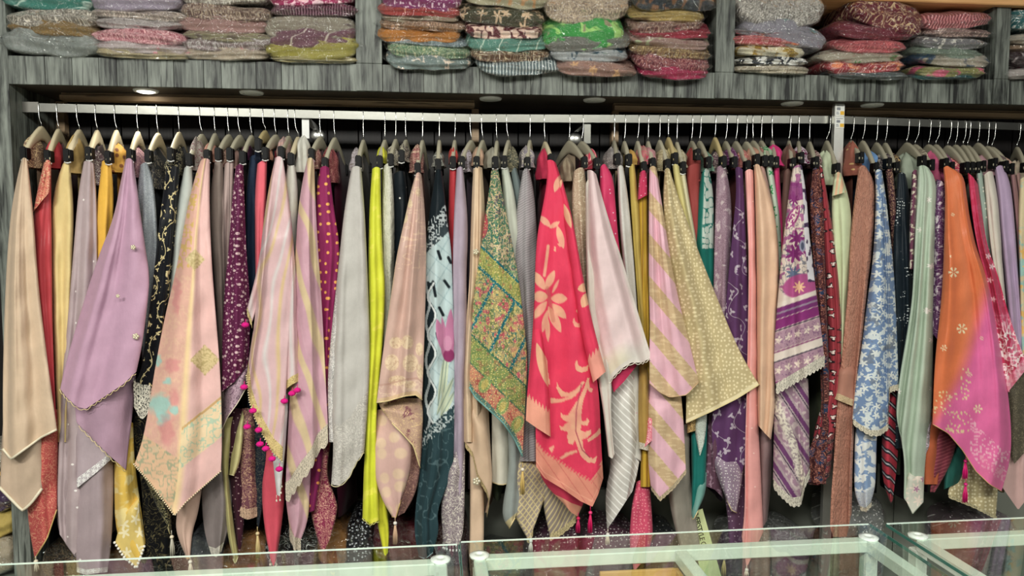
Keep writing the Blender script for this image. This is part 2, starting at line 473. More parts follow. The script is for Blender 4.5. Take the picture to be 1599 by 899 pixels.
# hanging rails (flat oval steel tube), three lengths
RAIL = [((38, 167.5), (738, 184.8)), ((738, 184.8), (1309, 187.2)), ((1309, 187.2), (1660, 200.5))]
RAIL_H = 0.0245
def rail_py(px):
    for (a, b) in RAIL:
        if px <= b[0]: break
    t = (px - a[0]) / (b[0] - a[0]); return a[1] + t * (b[1] - a[1])
for i, (a, bb) in enumerate(RAIL):
    pa = at_y(a[0], a[1], Y_RAIL); pb = at_y(bb[0], bb[1], Y_RAIL)
    if i == 0: pa[0] = X_L1 + 0.001
    r = empty('hanging_rail', pa); tag(r, 'flat steel hanging rail ' + ['on the left, running from the upright', 'in the middle, ending at the chrome post', 'on the right, beyond the chrome post'][i], 'rail', 'hanging rails')
    b = MB(); b.bar(pa, pb, 0.011, RAIL_H); b.build('tube', M_STEEL, r)
    if i == 0:
        q = pa.copy(); q2 = at_y(62, rail_py(62), Y_RAIL)
        b = MB(); b.bar(q, q2, 0.016, RAIL_H + 0.006); b.build('end_socket', plain('socket', (120, 118, 112), 0.35, 0.8), r)
    for (px, y0, y1, j) in ((478, 188, 217, 0), (916, 192, 225, 1)):
        if j == i:
            t = at_y(px, y0, Y_RAIL + 0.02); u = at_y(px, y1, Y_RAIL + 0.02)
            b = MB(); b.cbox(t[0] - 0.011, t[0] + 0.011, Y_RAIL + 0.007, Y_RAIL + 0.012, u[2], t[2] + 0.02, 0.001)
            b.cbox(t[0] - 0.008, t[0] + 0.008, Y_RAIL + 0.012, Y_BACK, t[2] - 0.004, t[2] + 0.012, 0.001)
            b.build('bracket', M_WHITE if j == 0 else M_STEEL, r)
            c = at_y(px + (18 if j == 0 else -18), 212 if j == 0 else 217, 2.585)
            b = MB(); b.lathe((c[0], 2.60, c[2]), [(0.002, -0.022), (0.018, -0.022), (0.024, -0.016), (0.024, 0.0)], 20, 'y'); b.build('wall_cap', M_CHROME, r, True)

# chrome post with price stickers
pc = at_y(1310.5, 190, 2.335)
post = empty('chrome_post', (pc[0], 2.335, 0.0)); tag(post, 'square chrome post with two price stickers holding up the rail', 'post')
b = MB(); b.cbox(pc[0] - 0.0165, pc[0] + 0.0165, 2.335, 2.352, 0.001, ZB - 0.001, 0.002); b.build('tube', M_CHROME, post)
st_w = plain('sticker_paper', (225, 226, 220), 0.5); st_y = plain('sticker_orange', (226, 176, 52), 0.5); st_k = plain('sticker_ink', (70, 78, 100), 0.5)
for (y0, y1) in ((163, 181), (183, 200)):
    z1 = zrow(1313, y0, 2.333); z0 = zrow(1313, y1, 2.333)
    s = MB(); s.cbox(pc[0] - 0.0155, pc[0] + 0.0165, 2.3335, 2.3348, z0, z1, 0.0004); so = s.build('sticker', st_w, post)
    h = z1 - z0
    s = MB(); s.box(pc[0] + 0.002, pc[0] + 0.0155, 2.3330, 2.3337, z0 + 0.10 * h, z0 + 0.42 * h); s.build('orange_patch', st_y, so)
    s = MB()
    for k in range(7):
        xx = pc[0] - 0.010 + 0.0018 * k; s.box(xx, xx + 0.0010, 2.3330, 2.3337, z0 + 0.50 * h, z0 + (0.72 + 0.06 * (k % 2)) * h)
    s.box(pc[0] - 0.012, pc[0] + 0.012, 2.3330, 2.3337, z0 + 0.86 * h, z0 + 0.90 * h)
    s.box(pc[0] - 0.012, pc[0] - 0.002, 2.3330, 2.3337, z0 + 0.16 * h, z0 + 0.21 * h)
    s.box(pc[0] - 0.012, pc[0] - 0.004, 2.3330, 2.3337, z0 + 0.30 * h, z0 + 0.35 * h)
    s.build('printed_marks', st_k, so)

# glass counters in front
M_GLASS = glass_mat('counter_glass', (247, 252, 249), 0.01, 0.01, spread=1.1)
M_GLASS_EDGE = plain('glass_edge', (60, 110, 98), 0.15, 0, 0.6)
M_EDGE_LIGHT = plain('polished_glass_edge', (226, 238, 230), 0.15, 0, 0.6)
M_TANPLY = rustic_wood('tan_plywood', (176, 128, 70), (214, 168, 104), 'x', 0.5, 0.5)
ZG = 1.0
def counter(pl, pr, label, xmin=None, xmax=None, cross=None):
    A = at_z(pl[0], pl[1], ZG); B = at_z(pr[0], pr[1], ZG)
    x0 = A[0] if xmin is None else xmin; x1 = B[0] if xmax is None else xmax
    yb = (A[1] + B[1]) / 2; yf = yb - 0.52
    c = empty('glass_counter', ((x0 + x1) / 2, yf, 0.0)); tag(c, label, 'counter', 'glass counters')
    b = MB(); b.cbox(x0, x1, yf, yb, ZG - 0.008, ZG, 0.0015); gt = b.build('glass_top', M_GLASS, c)
    b = MB(); b.box(x0 + 0.002, x1 - 0.002, yb - 0.0002, yb + 0.0012, ZG - 0.0035, ZG - 0.0008); b.build('back_edge', M_EDGE_LIGHT, gt)
    for xx in (x0 - 0.0005, x1 + 0.0005):
        b = MB(); b.box(xx - 0.0007, xx + 0.0007, yf, yb - 0.002, ZG - 0.007, ZG - 0.001); b.build('side_edge', M_GLASS_EDGE, gt)
    t = 0.024; zi = ZG - 0.009; xi0, xi1 = x0 + 0.035, x1 - 0.035; yr = yb - 0.055; yf2 = yf + 0.03
    for (p, q) in (((xi0, yr), (xi1, yr)), ((xi0, yf2), (xi1, yf2))):
        b = MB(); b.cbox(p[0], q[0], p[1] - t / 2, p[1] + t / 2, zi - t, zi, 0.002); b.build('rail', M_ALU, c)
    for xx in [xi0, xi1] + ([cross] if cross is not None else []):
        b = MB(); b.cbox(xx - t / 2, xx + t / 2, yf2 + t / 2, yr - t / 2, zi - t, zi, 0.002); b.build('side_rail', M_ALU, c)
    for xx in (xi0, xi1):
        for yy in (yr, yf2):
            b = MB(); b.cbox(xx - t / 2, xx + t / 2, yy - t / 2, yy + t / 2, 0.0, zi - t, 0.002); b.build('post', M_ALU, c)
            b = MB(); b.lathe((xx, yy + 0.002, zi - 0.0005), [(0.004, -0.001), (0.018, -0.001), (0.019, 0.004), (0.007, 0.006), (0.006, 0.004)], 18)
            b.build('glass_pad', M_WHITE, c, True)
    b = MB(); b.box(xi0 + t / 2, xi1 - t / 2, yr - 0.004, yr + 0.001, 0.60, zi - t); b.build('back_glass', M_GLASS, c)
    b = MB(); b.box(xi0 + t / 2, xi1 - t / 2, yf2, yr - 0.006, 0.72, 0.726); b.build('glass_shelf', M_GLASS, c)
    b = MB(); b.cbox(xi0 + t / 2, xi1 - t / 2, yf2, yr, 0.02, 0.60, 0.002); b.build('base', M_LAMINATE, c)
    return c, (x0, x1, yf, yb, yr)
XJ = float(at_z(718, 850, ZG)[0])
c1, C1 = counter((0, 877.5), (716, 850), 'glass topped counter on the left with pale metal rails', xmin=-1.75, xmax=XJ - 0.003)
xc = float(at_z(1063, 855, ZG)[0])
c2, C2 = counter((720, 843), (1360, 818), 'glass topped counter in the middle with pale metal rails', xmin=XJ + 0.001, cross=xc + 0.004)
c3, C3 = counter((1383, 816), (1599, 807), 'glass topped counter on the right with a dark green glass edge', xmax=2.3)
b = MB(); b.cbox(xc - 0.16, xc - 0.012, C2[4] - 0.03, C2[4] - 0.022, 0.9, 0.962, 0.001)
b.cbox(xc - 0.012, xc - 0.004, C2[4] - 0.3, C2[4] - 0.02, 0.7, 0.96, 0.001)
b.build('plywood_panel', M_TANPLY, c2)

# ================================================================== CLOTH
def pts(s):
    return np.array([[float(v) for v in q.split(',')] for q in s.split()])
def chaikin(p, n=1):
    for _ in range(n):
        if len(p) < 3: return p
        q = [p[0]]
        for i in range(len(p) - 1):
            a, b = p[i], p[i + 1]
            if i > 0: q.append(0.75 * a + 0.25 * b)
            if i < len(p) - 2: q.append(0.25 * a + 0.75 * b)
        q.append(p[-1]); p = np.array(q)
    return p
def resample(p, t):
    d = np.r_[0, np.cumsum(np.hypot(*np.diff(p, axis=0).T))]
    d = d / max(d[-1], 1e-9)
    return np.stack([np.interp(t, d, p[:, 0]), np.interp(t, d, p[:, 1])], -1)
def sstep(a, b, x):
    t = np.clip((np.asarray(x, float) - a) / (b - a), 0, 1); return t * t * (3 - 2 * t)
def layer_y(o): return 2.338 - 0.024 * o

def grid_mesh(name, P, uv=None, hem=None, colr=None):
    nv, nu = P.shape[:2]
    me = bpy.data.meshes.new(name)
    me.vertices.add(nu * nv); me.vertices.foreach_set('co', P.reshape(-1).astype(np.float32))
    i = np.arange(nv - 1)[:, None] * nu + np.arange(nu - 1)[None, :]
    q = np.stack([i, i + nu, i + nu + 1, i + 1], -1).reshape(-1, 4)
    nf = len(q)
    me.loops.add(nf * 4); me.loops.foreach_set('vertex_index', q.reshape(-1).astype(np.int32))
    me.polygons.add(nf); me.polygons.foreach_set('loop_start', (np.arange(nf) * 4).astype(np.int32))
    me.polygons.foreach_set('use_smooth', np.ones(nf, bool))
    idx = q.reshape(-1)
    if uv is not None:
        l = me.uv_layers.new(name='UVMap'); l.data.foreach_set('uv', uv.reshape(-1, 2)[idx].reshape(-1).astype(np.float32))
    if hem is not None:
        l = me.uv_layers.new(name='Hem'); l.data.foreach_set('uv', hem.reshape(-1, 2)[idx].reshape(-1).astype(np.float32))
    if colr is not None:
        a = me.color_attributes.new('Print', 'FLOAT_COLOR', 'POINT')
        c = np.ones((nu * nv, 4), np.float32); s = np.clip(colr.reshape(-1, 3) / 255.0, 0, 1)
        c[:, :3] = np.where(s <= 0.04045, s / 12.92, ((s + 0.055) / 1.055) ** 2.4)
        a.data.foreach_set('color', c.reshape(-1))
    me.update(); me.validate()
    return me

class Panel:
    """one hanging sheet of cloth: its outline (left, right, hem), how many folds, how deep, and which layer of the rack it hangs in"""
    def __init__(s, name, spec, o, L, R, B=None, folds=2.5, amp=0.012, trim=None, fn=None, top=None, lean=0.0, seed=None, label=None):
        s.name, s.spec, s.o, s.folds, s.amp, s.trim, s.fn, s.top, s.lean, s.label = name, spec, o, folds, amp, trim, fn, top, lean, label
        s.L, s.R = chaikin(pts(L), 2), chaikin(pts(R), 2)
        s.B = pts(B) if B else None
        s.seed = seed
def build_panel(pn, parent, seed):
    rg = np.random.RandomState(pn.seed if pn.seed is not None else seed)
    L, R = pn.L, pn.R
    B = pn.B
    if B is None: B = np.array([L[-1], R[-1]])
    else: B = np.vstack([L[-1:], B, R[-1:]])
    w = max(np.hypot(*(R[len(R) // 2] - L[len(L) // 2])), np.hypot(*(B[-1] - B[0])), 8)
    h = max(L[-1, 1] - L[0, 1], R[-1, 1] - R[0, 1], B[:, 1].max() - L[0, 1])
    du, dv = (1.15, 1.5) if pn.fn else (2.2, 4.5)
    nu = int(np.clip(w / du, 10, 130)); nv = int(np.clip(h / dv, 14, 340))
    u = np.linspace(0, 1, nu); v = np.linspace(0, 1, nv)
    Lc, Rc, Bc = resample(L, v), resample(R, v), resample(B, u)
    Tc = np.stack([L[0, 0] + (R[0, 0] - L[0, 0]) * u, L[0, 1] + (R[0, 1] - L[0, 1]) * u], -1)
    Tc[:, 1] -= 3.0 * np.sin(np.pi * u)
    U, V = np.meshgrid(u, v)
    S = (1 - V)[..., None] * Tc[None] + V[..., None] * Bc[None] + (1 - U)[..., None] * Lc[:, None] + U[..., None] * Rc[:, None]
    S = S - ((1 - U) * (1 - V))[..., None] * L[0] - (U * (1 - V))[..., None] * R[0] - ((1 - U) * V)[..., None] * Bc[0] - (U * V)[..., None] * Bc[-1]
    PX, PY = S[..., 0], S[..., 1]
    a1, a2, a3, a4 = rg.uniform(0, 6.28, 4)
    n = pn.folds * rg.uniform(0.92, 1.08)
    Uw = U + (0.07 + 0.05 * np.sin(a3)) * np.sin(2 * np.pi * U + a4) + 0.06 * np.sin(2.1 * V + a2) * np.sin(np.pi * U) + 0.018 * np.sin(6.5 * V + a1)
    ph = 2 * np.pi * n * (0.8 - 0.22 * min(1.0, max(0.0, (w - 45) / 40.0))) * Uw + a1
    x = (ph / (2 * np.pi)) % 1.0; cut = 0.62 + 0.12 * np.sin(a2)
    if a4 > 3.14: x = 1.0 - x
    saw = np.where(x < cut, 1 - x / cut, sstep(cut, 1.0, x))        # long soft face, short turned-under face
    f = 0.55 * saw + 0.45 * (0.5 + 0.5 * np.cos(ph))
    f = f + 0.16 * np.cos(1.9 * ph + a3 + 1.5 * V) * sstep(0.1, 0.6, V) * (0.5 + 0.5 * np.sin(4 * V + a4)) + 0.03 * np.cos(4.3 * ph + 2 * V + a4) * np.sin(3 * V + a2)
    # width-dependent depth: narrow strips fold less deep
    amp = 1.75 * pn.amp * min(1.0, 0.35 + w / 90.0)
    env = amp * (0.22 + 0.78 * sstep(0.0, 0.45, V))
    drag = 0.0030 * np.sin(0.09 * PY + 0.11 * PX + a3) * np.sin(0.023 * PY - 0.05 * PX + a4)
    wob = 0.006 * np.sin(2.2 * V + 2.4 * U + a2)
    wrow = np.hypot(Rc[:, 0] - Lc[:, 0], Rc[:, 1] - Lc[:, 1])[:, None] / 1000.0      # half width of the cone at this height
    cone = np.minimum(0.42 * wrow, 0.026) * (1 - np.sqrt(np.clip(1 - 0.96 * (2 * U - 1) ** 2, 0, 1))) * (1 - 0.75 * sstep(0.45, 1.0, V))
    curl = 0.010 * (np.abs(2 * U - 1) ** 3.0) + cone
    yl = layer_y(pn.o)
    yt = pn.top if pn.top is not None else (Y_CLIP - 0.004 + 0.5 * (yl - 2.25))
    YY = yt + (yl - yt) * sstep(0.0, 0.35, V) + env * (f - 0.4) + drag + wob * sstep(0, 0.3, V) + curl - pn.lean * V
    UVx = (PX + 0.22 * 500 * env * np.sin(ph) - PX.mean()) / 100.0
    uv = np.stack([UVx, -(PY - L[0, 1]) / 100.0], -1)
    # curved-back selvedges
    def side(k, sgn):
        out = []
        for (dy, dx) in ((0.040, 3.0), (0.016, 0.9)):
            out.append((PX[:, k] + sgn * min(dx, w * 0.12), PY[:, k], YY[:, k] + dy))
        return out
    ls = side(0, 1); rs = side(-1, -1)[::-1]
    PXe = np.column_stack([ls[0][0], ls[1][0], PX, rs[0][0], rs[1][0]])
    PYe = np.column_stack([ls[0][1], ls[1][1], PY, rs[0][1], rs[1][1]])
    Ye = np.column_stack([ls[0][2], ls[1][2], YY, rs[0][2], rs[1][2]])
    P = at_y(PXe, PYe, Ye)
    def ext(a): return np.concatenate([a[:, :1], a[:, :1], a, a[:, -1:], a[:, -1:]], 1)
    uve = ext(uv)
    Hd = (Bc[None, :, 1] - PY)
    hem = ext(np.stack([U, Hd / 100.0], -1))
    colr = None
    spec = dict(pn.spec)
    if pn.fn:
        spec['print'] = True; spec['c'] = (0, 0, 0)
        colr = ext(pn.fn(PX, PY, U, V, Hd))
    me = grid_mesh(pn.name, P, uve, hem, colr)
    ob = mesh_obj(pn.name, me, fabric(spec), parent)
    if pn.label: ob['label'] = pn.label
    hemline = P[-1, 2:-2]
    if pn.trim: build_trim(pn, ob, hemline, rg)
    return ob, hemline

def plastic_trim(c): return plain('trim_thread', c, 0.45, 0.0, 0.5, 0.2, 300.0)
def build_trim(pn, ob, H, rg):
    for tr in (pn.trim if isinstance(pn.trim, list) else [pn.trim]):
        kind, c = tr[0], tr[1]
        m = plastic_trim(c)
        d = np.r_[0, np.cumsum(np.linalg.norm(np.diff(H, axis=0), axis=1))]
        def along(n):
            t = np.linspace(0, d[-1], n)
            return np.stack([np.interp(t, d, H[:, k]) for k in range(3)], -1)
        if kind == 'cord':
            r = tr[2]
            b = MB(); q = along(max(6, int(d[-1] / 0.012))); q[:, 1] -= 0.002
            b.tube(q, r, 6); b.build('hem_cord', m, ob, True)
        elif kind == 'lace':            # scalloped strip below the hem
            hh, per = tr[2], tr[3]
            n = max(12, int(d[-1] / (per / 6)))
            q = along(n); tt = np.linspace(0, d[-1], n)
            sc = np.abs(np.sin(np.pi * tt / per))
            rows = []
            for k, f in enumerate((-0.15, 0.25, 0.6, 1.0)):
                r = q.copy(); r[:, 2] -= hh * f * (1 + (0.28 * sc if k >= 2 else 0)); r[:, 1] -= 0.003 + 0.002 * (k % 2)
                rows.append(r)
            P = np.stack(rows)
            uv = np.stack([np.tile(tt[None] * 5, (4, 1)), np.repeat(np.array([0, .3, .6, 1.0])[:, None] * hh * 5, n, 1)], -1)
            me = grid_mesh('lace_border', P, uv, uv)
            dk = tr[4] if len(tr) > 4 else tuple(x * 0.74 for x in c)
            mesh_obj('lace_border', me, fabric(F(c, ('line', dk, (5, 0.16)), ('dots', dk, (4.5, 0.9, 0.4)), rough=0.7, crinkle=0.6, cscale=60)), ob)
        elif kind == 'scallop':         # thin wavy edge
            per = tr[3]; q = along(max(12, int(d[-1] / (per / 8)))); tt = np.linspace(0, d[-1], len(q))
            q[:, 2] -= tr[4] * np.abs(np.sin(np.pi * tt / per)); q[:, 1] -= 0.003
            b = MB(); b.tube(q, tr[2], 5); b.build('scalloped_edge', m, ob, True)
        elif kind == 'beads':
            per = tr[3]; q = along(max(3, int(d[-1] / per))); b = MB()
            for p in q: b.ball((p[0], p[1] - 0.004, p[2]), tr[2], 7, 5)
            b.build('bead_trim', plain('pearl', c, 0.2, 0, 0.7), ob, True)
        elif kind == 'drops':
            per = tr[3]; q = along(max(3, int(d[-1] / per))); b = MB()
            for p in q:
                b.tube([(p[0], p[1] - 0.003, p[2]), (p[0], p[1] - 0.003, p[2] - 0.012)], 0.0008, 4)
                b.ball((p[0], p[1] - 0.003, p[2] - 0.017), tr[2], 7, 5, 1.5)
            b.build('drop_beads', plain('pearl', c, 0.2, 0, 0.7), ob, True)

def tassel(parent, px, y0, y1, o, c, head, hr=0.006):
    Y = layer_y(o) - 0.006
    p0 = at_y(px, y0, Y); p1 = at_y(px, y1, Y); ln = p0[2] - p1[2]; hd = min(0.26 * ln, 0.02)
    e = MB()
    e.tube([(p0[0], Y, p0[2] + 0.012), (p0[0], Y, p0[2] - 0.004)], 0.0011, 5)
    for k in range(11):
        a = k * 2.4; rr = 0.0005 + 0.0006 * k
        e.tube([(p0[0] + 0.0015 * math.cos(a), Y + 0.0015 * math.sin(a), p0[2] - hd * 0.8), (p0[0] + rr * math.cos(a), Y + rr * math.sin(a), p0[2] - 0.6 * ln), (p0[0] + rr * 1.15 * math.cos(a), Y + rr * math.sin(a), p1[2] + 0.002 * (k % 3))], [0.0016, 0.0018, 0.0012], 5)
    t = e.build('tassel', plain('tassel_thread', c, 0.55), parent, True)
    b = MB(); b.ball((p0[0], Y, p0[2] - hd * 0.45), hr, 10, 6, 0.9); b.build('tassel_bead', plain('tassel_head', head, 0.3), t, True)
def pompom(parent, px, py, o, c):
    Y = layer_y(o) - 0.014; p = at_y(px, py, Y)
    b = MB(); n, m = 12, 8; r = 0.0105
    vs = []
    for i in range(m + 1):
        for k in range(n):
            th = math.pi * i / m; a = 2 * math.pi * k / n
            rr = r * (1 + 0.13 * math.sin(7 * a + 5 * th) * math.sin(th) + 0.08 * math.sin(11 * th + 3 * a))
            vs.append((p[0] + rr * math.sin(th) * math.cos(a), Y + rr * math.sin(th) * math.sin(a), p[2] + 0.72 * rr * math.cos(th)))
    fs = [(i * n + k, i * n + (k + 1) % n, (i + 1) * n + (k + 1) % n, (i + 1) * n + k) for i in range(m) for k in range(n)]
    b.add(vs, fs)
    b.tube([(p[0], Y, p[2] + 0.006), (p[0] + 0.001, Y + 0.004, p[2] + 0.016)], 0.001, 4)
    b.build('pompom', plain('pompom_wool', c, 0.9, bump=0.6, bscale=500.0), parent, True)

# ------------------------------------------------------------------ hangers
M_HWOOD = [plain('hanger_cream', c, 0.5, bscale=25.0, spec=0.25) for c in ((205, 192, 160), (176, 170, 148), (158, 152, 132), (190, 172, 124))]
M_WIRE = plain('hook_wire', (190, 190, 186), 0.22, 1.0)
def build_hanger(hx, nx, ny, cx, cy, tone, what):
    N = at_y(nx, ny, Y_RAIL - 0.011); Cc = at_y(cx, cy, Y_CLIP)
    H = at_y(hx, rail_py(hx), Y_RAIL - 0.0085)
    zr = H[2] + RAIL_H / 2
    root = empty('wooden_hanger', (N[0], Y_RAIL, N[2])); tag(root, 'wooden clip hanger holding ' + what, 'hanger', 'wooden hangers on the rails')
    # hook
    b = MB(); pth = [(N[0], N[1], N[2] - 0.012), (N[0], N[1], N[2] + 0.006)]
    x1 = H[0]; zl = H[2] - RAIL_H / 2
    mid = N[2] + 0.55 * (zl - N[2])
    pth += [(N[0] + 0.25 * (x1 - N[0]), N[1], N[2] + 0.4 * (mid - N[2])), (N[0] + 0.85 * (x1 - N[0]), H[1], mid), (x1, H[1], zl), (x1, H[1], zr - 0.004)]
    for k in range(1, 6):
        a = math.pi * k / 5
        pth.append((x1, Y_RAIL - 0.0085 * math.cos(a) , zr - 0.004 + 0.009 * math.sin(a)))
    pth.append((x1, Y_RAIL + 0.0095, zr - 0.018))
    b.tube(pth, 0.0012, 5); b.build('hook', M_WIRE, root, True)
    # wooden arms, front arm drops to the clip, rear arm mirrors it
    D = np.array([Cc[0] - N[0], Cc[1] - N[1]]); ln = np.hypot(*D); D = D / ln
    top_clip = Cc[2] + 0.014
    drop = N[2] - 0.004 - top_clip
    t = 0.0062; ss = np.linspace(-1.15, 1.15, 25); vs = []; fs = []
    for s in ss:
        q = abs(s); z = N[2] - 0.004 - drop * (0.15 * q + 0.85 * q ** 1.5) if q > 0.18 else N[2] - 0.004 - drop * (0.15 * 0.18 + 0.85 * 0.18 ** 1.5) * (q / 0.18) ** 2
        hgt = 0.043 * (1 - 0.70 * min(1, q / 1.15)) * (0.55 + 0.45 * math.cos(min(1.0, q / 1.15) ** 6 * math.pi / 2))
        c = np.array([N[0], N[1]]) + D * (s * ln); nrm = np.array([-D[1], D[0]])
        for (w, zz) in ((-0.6, 0.0), (0.6, 0.0), (1.0, -0.2), (1.0, -0.8), (0.6, -1.0), (-0.6, -1.0), (-1.0, -0.8), (-1.0, -0.2)):
            vs.append((c[0] + nrm[0] * t * w, c[1] + nrm[1] * t * w, z + hgt * zz))
    for i in range(len(ss) - 1):
        for k in range(8): fs.append((i * 8 + k, i * 8 + (k + 1) % 8, (i + 1) * 8 + (k + 1) % 8, (i + 1) * 8 + k))
    fs.append(tuple(range(7, -1, -1))); fs.append(tuple(range((len(ss) - 1) * 8, len(ss) * 8)))
    mesh_obj('wooden_bar', raw_mesh('wooden_bar', vs, fs), M_HWOOD[tone], root)
    # clips
    for sg in (1, -1):
        c = np.array([N[0], N[1]]) + D * (sg * ln); z = Cc[2]
        k = MB()
        k.cbox(c[0] - 0.0095, c[0] + 0.0095, c[1] - 0.012, c[1] + 0.010, z - 0.016, z + 0.017, 0.002)
        k.cbox(c[0] - 0.0065, c[0] + 0.0065, c[1] - 0.0155, c[1] - 0.012, z - 0.018, z + 0.019, 0.0012)
        co = k.build('clip', M_BLACK, root)
        if sg == 1 and tone != 2:
            k = MB(); k.tube([(c[0] - 0.009, c[1] - 0.006, z - 0.0185), (c[0], c[1] - 0.008, z - 0.0215), (c[0] + 0.009, c[1] - 0.006, z - 0.0185)], 0.0022, 6)
            k.build('clip_jaw', M_WHITE, co, True)
    return root, N, Cc, D

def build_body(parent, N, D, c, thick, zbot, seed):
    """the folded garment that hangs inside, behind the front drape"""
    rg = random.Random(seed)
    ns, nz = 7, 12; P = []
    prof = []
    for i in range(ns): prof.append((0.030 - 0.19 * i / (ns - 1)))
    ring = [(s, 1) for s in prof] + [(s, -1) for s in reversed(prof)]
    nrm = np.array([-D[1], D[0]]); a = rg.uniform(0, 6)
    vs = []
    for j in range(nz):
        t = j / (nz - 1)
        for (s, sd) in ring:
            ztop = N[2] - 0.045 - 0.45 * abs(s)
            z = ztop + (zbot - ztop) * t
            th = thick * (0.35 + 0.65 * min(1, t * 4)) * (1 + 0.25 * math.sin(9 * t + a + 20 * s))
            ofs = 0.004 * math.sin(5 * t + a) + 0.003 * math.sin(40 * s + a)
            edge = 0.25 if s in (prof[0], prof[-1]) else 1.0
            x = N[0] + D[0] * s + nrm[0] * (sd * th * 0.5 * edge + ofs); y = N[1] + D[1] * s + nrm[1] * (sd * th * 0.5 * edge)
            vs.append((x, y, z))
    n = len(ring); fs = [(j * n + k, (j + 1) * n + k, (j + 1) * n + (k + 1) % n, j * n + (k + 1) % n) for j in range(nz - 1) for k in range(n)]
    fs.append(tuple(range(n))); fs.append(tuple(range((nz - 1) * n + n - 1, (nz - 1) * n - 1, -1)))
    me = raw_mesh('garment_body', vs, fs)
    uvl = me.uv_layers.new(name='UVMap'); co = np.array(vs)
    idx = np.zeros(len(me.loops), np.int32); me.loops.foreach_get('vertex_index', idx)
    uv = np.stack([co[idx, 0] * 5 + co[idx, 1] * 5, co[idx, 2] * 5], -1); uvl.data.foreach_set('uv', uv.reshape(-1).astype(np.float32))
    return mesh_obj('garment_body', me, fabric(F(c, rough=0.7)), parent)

def build_collar(parent, cpx, cpy, rx, ry, Y, spec, seed):
    """bunched shoulder or neckline cloth gathered over the hanger behind the clip"""
    rg = random.Random(seed); n, m = 26, 16
    a1, a2, a3 = (rg.uniform(0, 6.28) for _ in range(3))
    C = at_y(cpx, cpy, Y); sx, sz, sy = rx / 500.0 * Y / 2.3, ry / 500.0 * Y / 2.3, 0.045
    vs = []
    lx = rg.uniform(-0.25, 0.25)
    for i in range(m + 1):
        t = i / m; q = min(1.0, t * 2.4)
        pr = 0.16 + 0.84 * math.sin(q * math.pi / 2) ** 0.8 + 0.25 * max(0.0, t - 0.4)
        pr *= 1 - 0.12 * math.sin(3.2 * t * math.pi + a3) * t
        for k in range(n):
            a = 2 * math.pi * k / n
            r = pr * (1 + 0.15 * math.sin(4 * a + a1 + 2.0 * t) + 0.11 * math.sin(7 * a + a2 - 3 * t) + 0.05 * math.sin(13 * a + a3))
            zz = 1.0 - 2.5 * t + 0.10 * math.sin(3 * a + a2) * (1 - t)
            vs.append((C[0] + sx * (r * math.cos(a) + lx * t), Y + sy * r * math.sin(a) * 0.9, C[2] + sz * zz))
    fs = [(i * n + k, (i + 1) * n + k, (i + 1) * n + (k + 1) % n, i * n + (k + 1) % n) for i in range(m) for k in range(n)]
    me = raw_mesh('gathered_neckline', vs, fs)
    uvl = me.uv_layers.new(name='UVMap'); co = np.array(vs)
    idx = np.zeros(len(me.loops), np.int32); me.loops.foreach_get('vertex_index', idx)
    uv = np.stack([co[idx, 0] * 5 + co[idx, 1] * 3, co[idx, 2] * 5], -1); uvl.data.foreach_set('uv', uv.reshape(-1).astype(np.float32))
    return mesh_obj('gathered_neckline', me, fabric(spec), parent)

# printed motifs evaluated on the cloth
def hashn(ix, iy, s):
    h = np.sin(ix * 127.1 + iy * 311.7 + s * 74.7) * 43758.5453
    return h - np.floor(h)
def vnoise(x, y, s=0):
    ix, iy = np.floor(x), np.floor(y); fx, fy = x - ix, y - iy
    fx = fx * fx * (3 - 2 * fx); fy = fy * fy * (3 - 2 * fy)
    a, b, c, d = hashn(ix, iy, s), hashn(ix + 1, iy, s), hashn(ix, iy + 1, s), hashn(ix + 1, iy + 1, s)
    return (a * (1 - fx) + b * fx) * (1 - fy) + (c * (1 - fx) + d * fx) * fy
def paintc(col, mask, c):
    m = np.clip(mask, 0, 1)[..., None]; col[:] = col * (1 - m) + np.array(c, float) * m
def solid(X, c):
    o = np.empty(X.shape + (3,)); o[:] = c; return o
def leafm(X, Y, x0, y0, x1, y1, w, bend=0.0):
    dx, dy = x1 - x0, y1 - y0; L2 = dx * dx + dy * dy; ln = math.sqrt(L2)
    t = ((X - x0) * dx + (Y - y0) * dy) / L2
    d = ((X - x0) * dy - (Y - y0) * dx) / ln - bend * np.sin(np.pi * np.clip(t, 0, 1))
    wd = w * np.sin(np.pi * np.clip(t, 0.0, 1.0)) ** 0.75
    return np.where((t > 0) & (t < 1), np.clip((wd - np.abs(d)) / 1.0 + 0.5, 0, 1), 0)
def strok(X, Y, pl, w):
    m = np.zeros_like(X)
    for (x0, y0), (x1, y1) in zip(pl[:-1], pl[1:]):
        dx, dy = x1 - x0, y1 - y0
        t = np.clip(((X - x0) * dx + (Y - y0) * dy) / (dx * dx + dy * dy), 0, 1)
        m = np.maximum(m, np.clip(w + 0.5 - np.hypot(X - x0 - t * dx, Y - y0 - t * dy), 0, 1))
    return m
def ell(X, Y, cx, cy, a, b, ang=0.0, soft=0.12):
    c, s = math.cos(math.radians(ang)), math.sin(math.radians(ang))
    p = ((X - cx) * c + (Y - cy) * s) / a; q = (-(X - cx) * s + (Y - cy) * c) / b
    return np.clip((1 - np.hypot(p, q)) / soft + 0.5, 0, 1)
def flowerm(X, Y, cx, cy, r, n, rot=0.0, depth=0.3):
    a = np.arctan2(Y - cy, X - cx); d = np.hypot(X - cx, Y - cy)
    return np.clip((r * (1 - depth + depth * np.cos(n * a + rot)) - d) / 1.0 + 0.5, 0, 1)

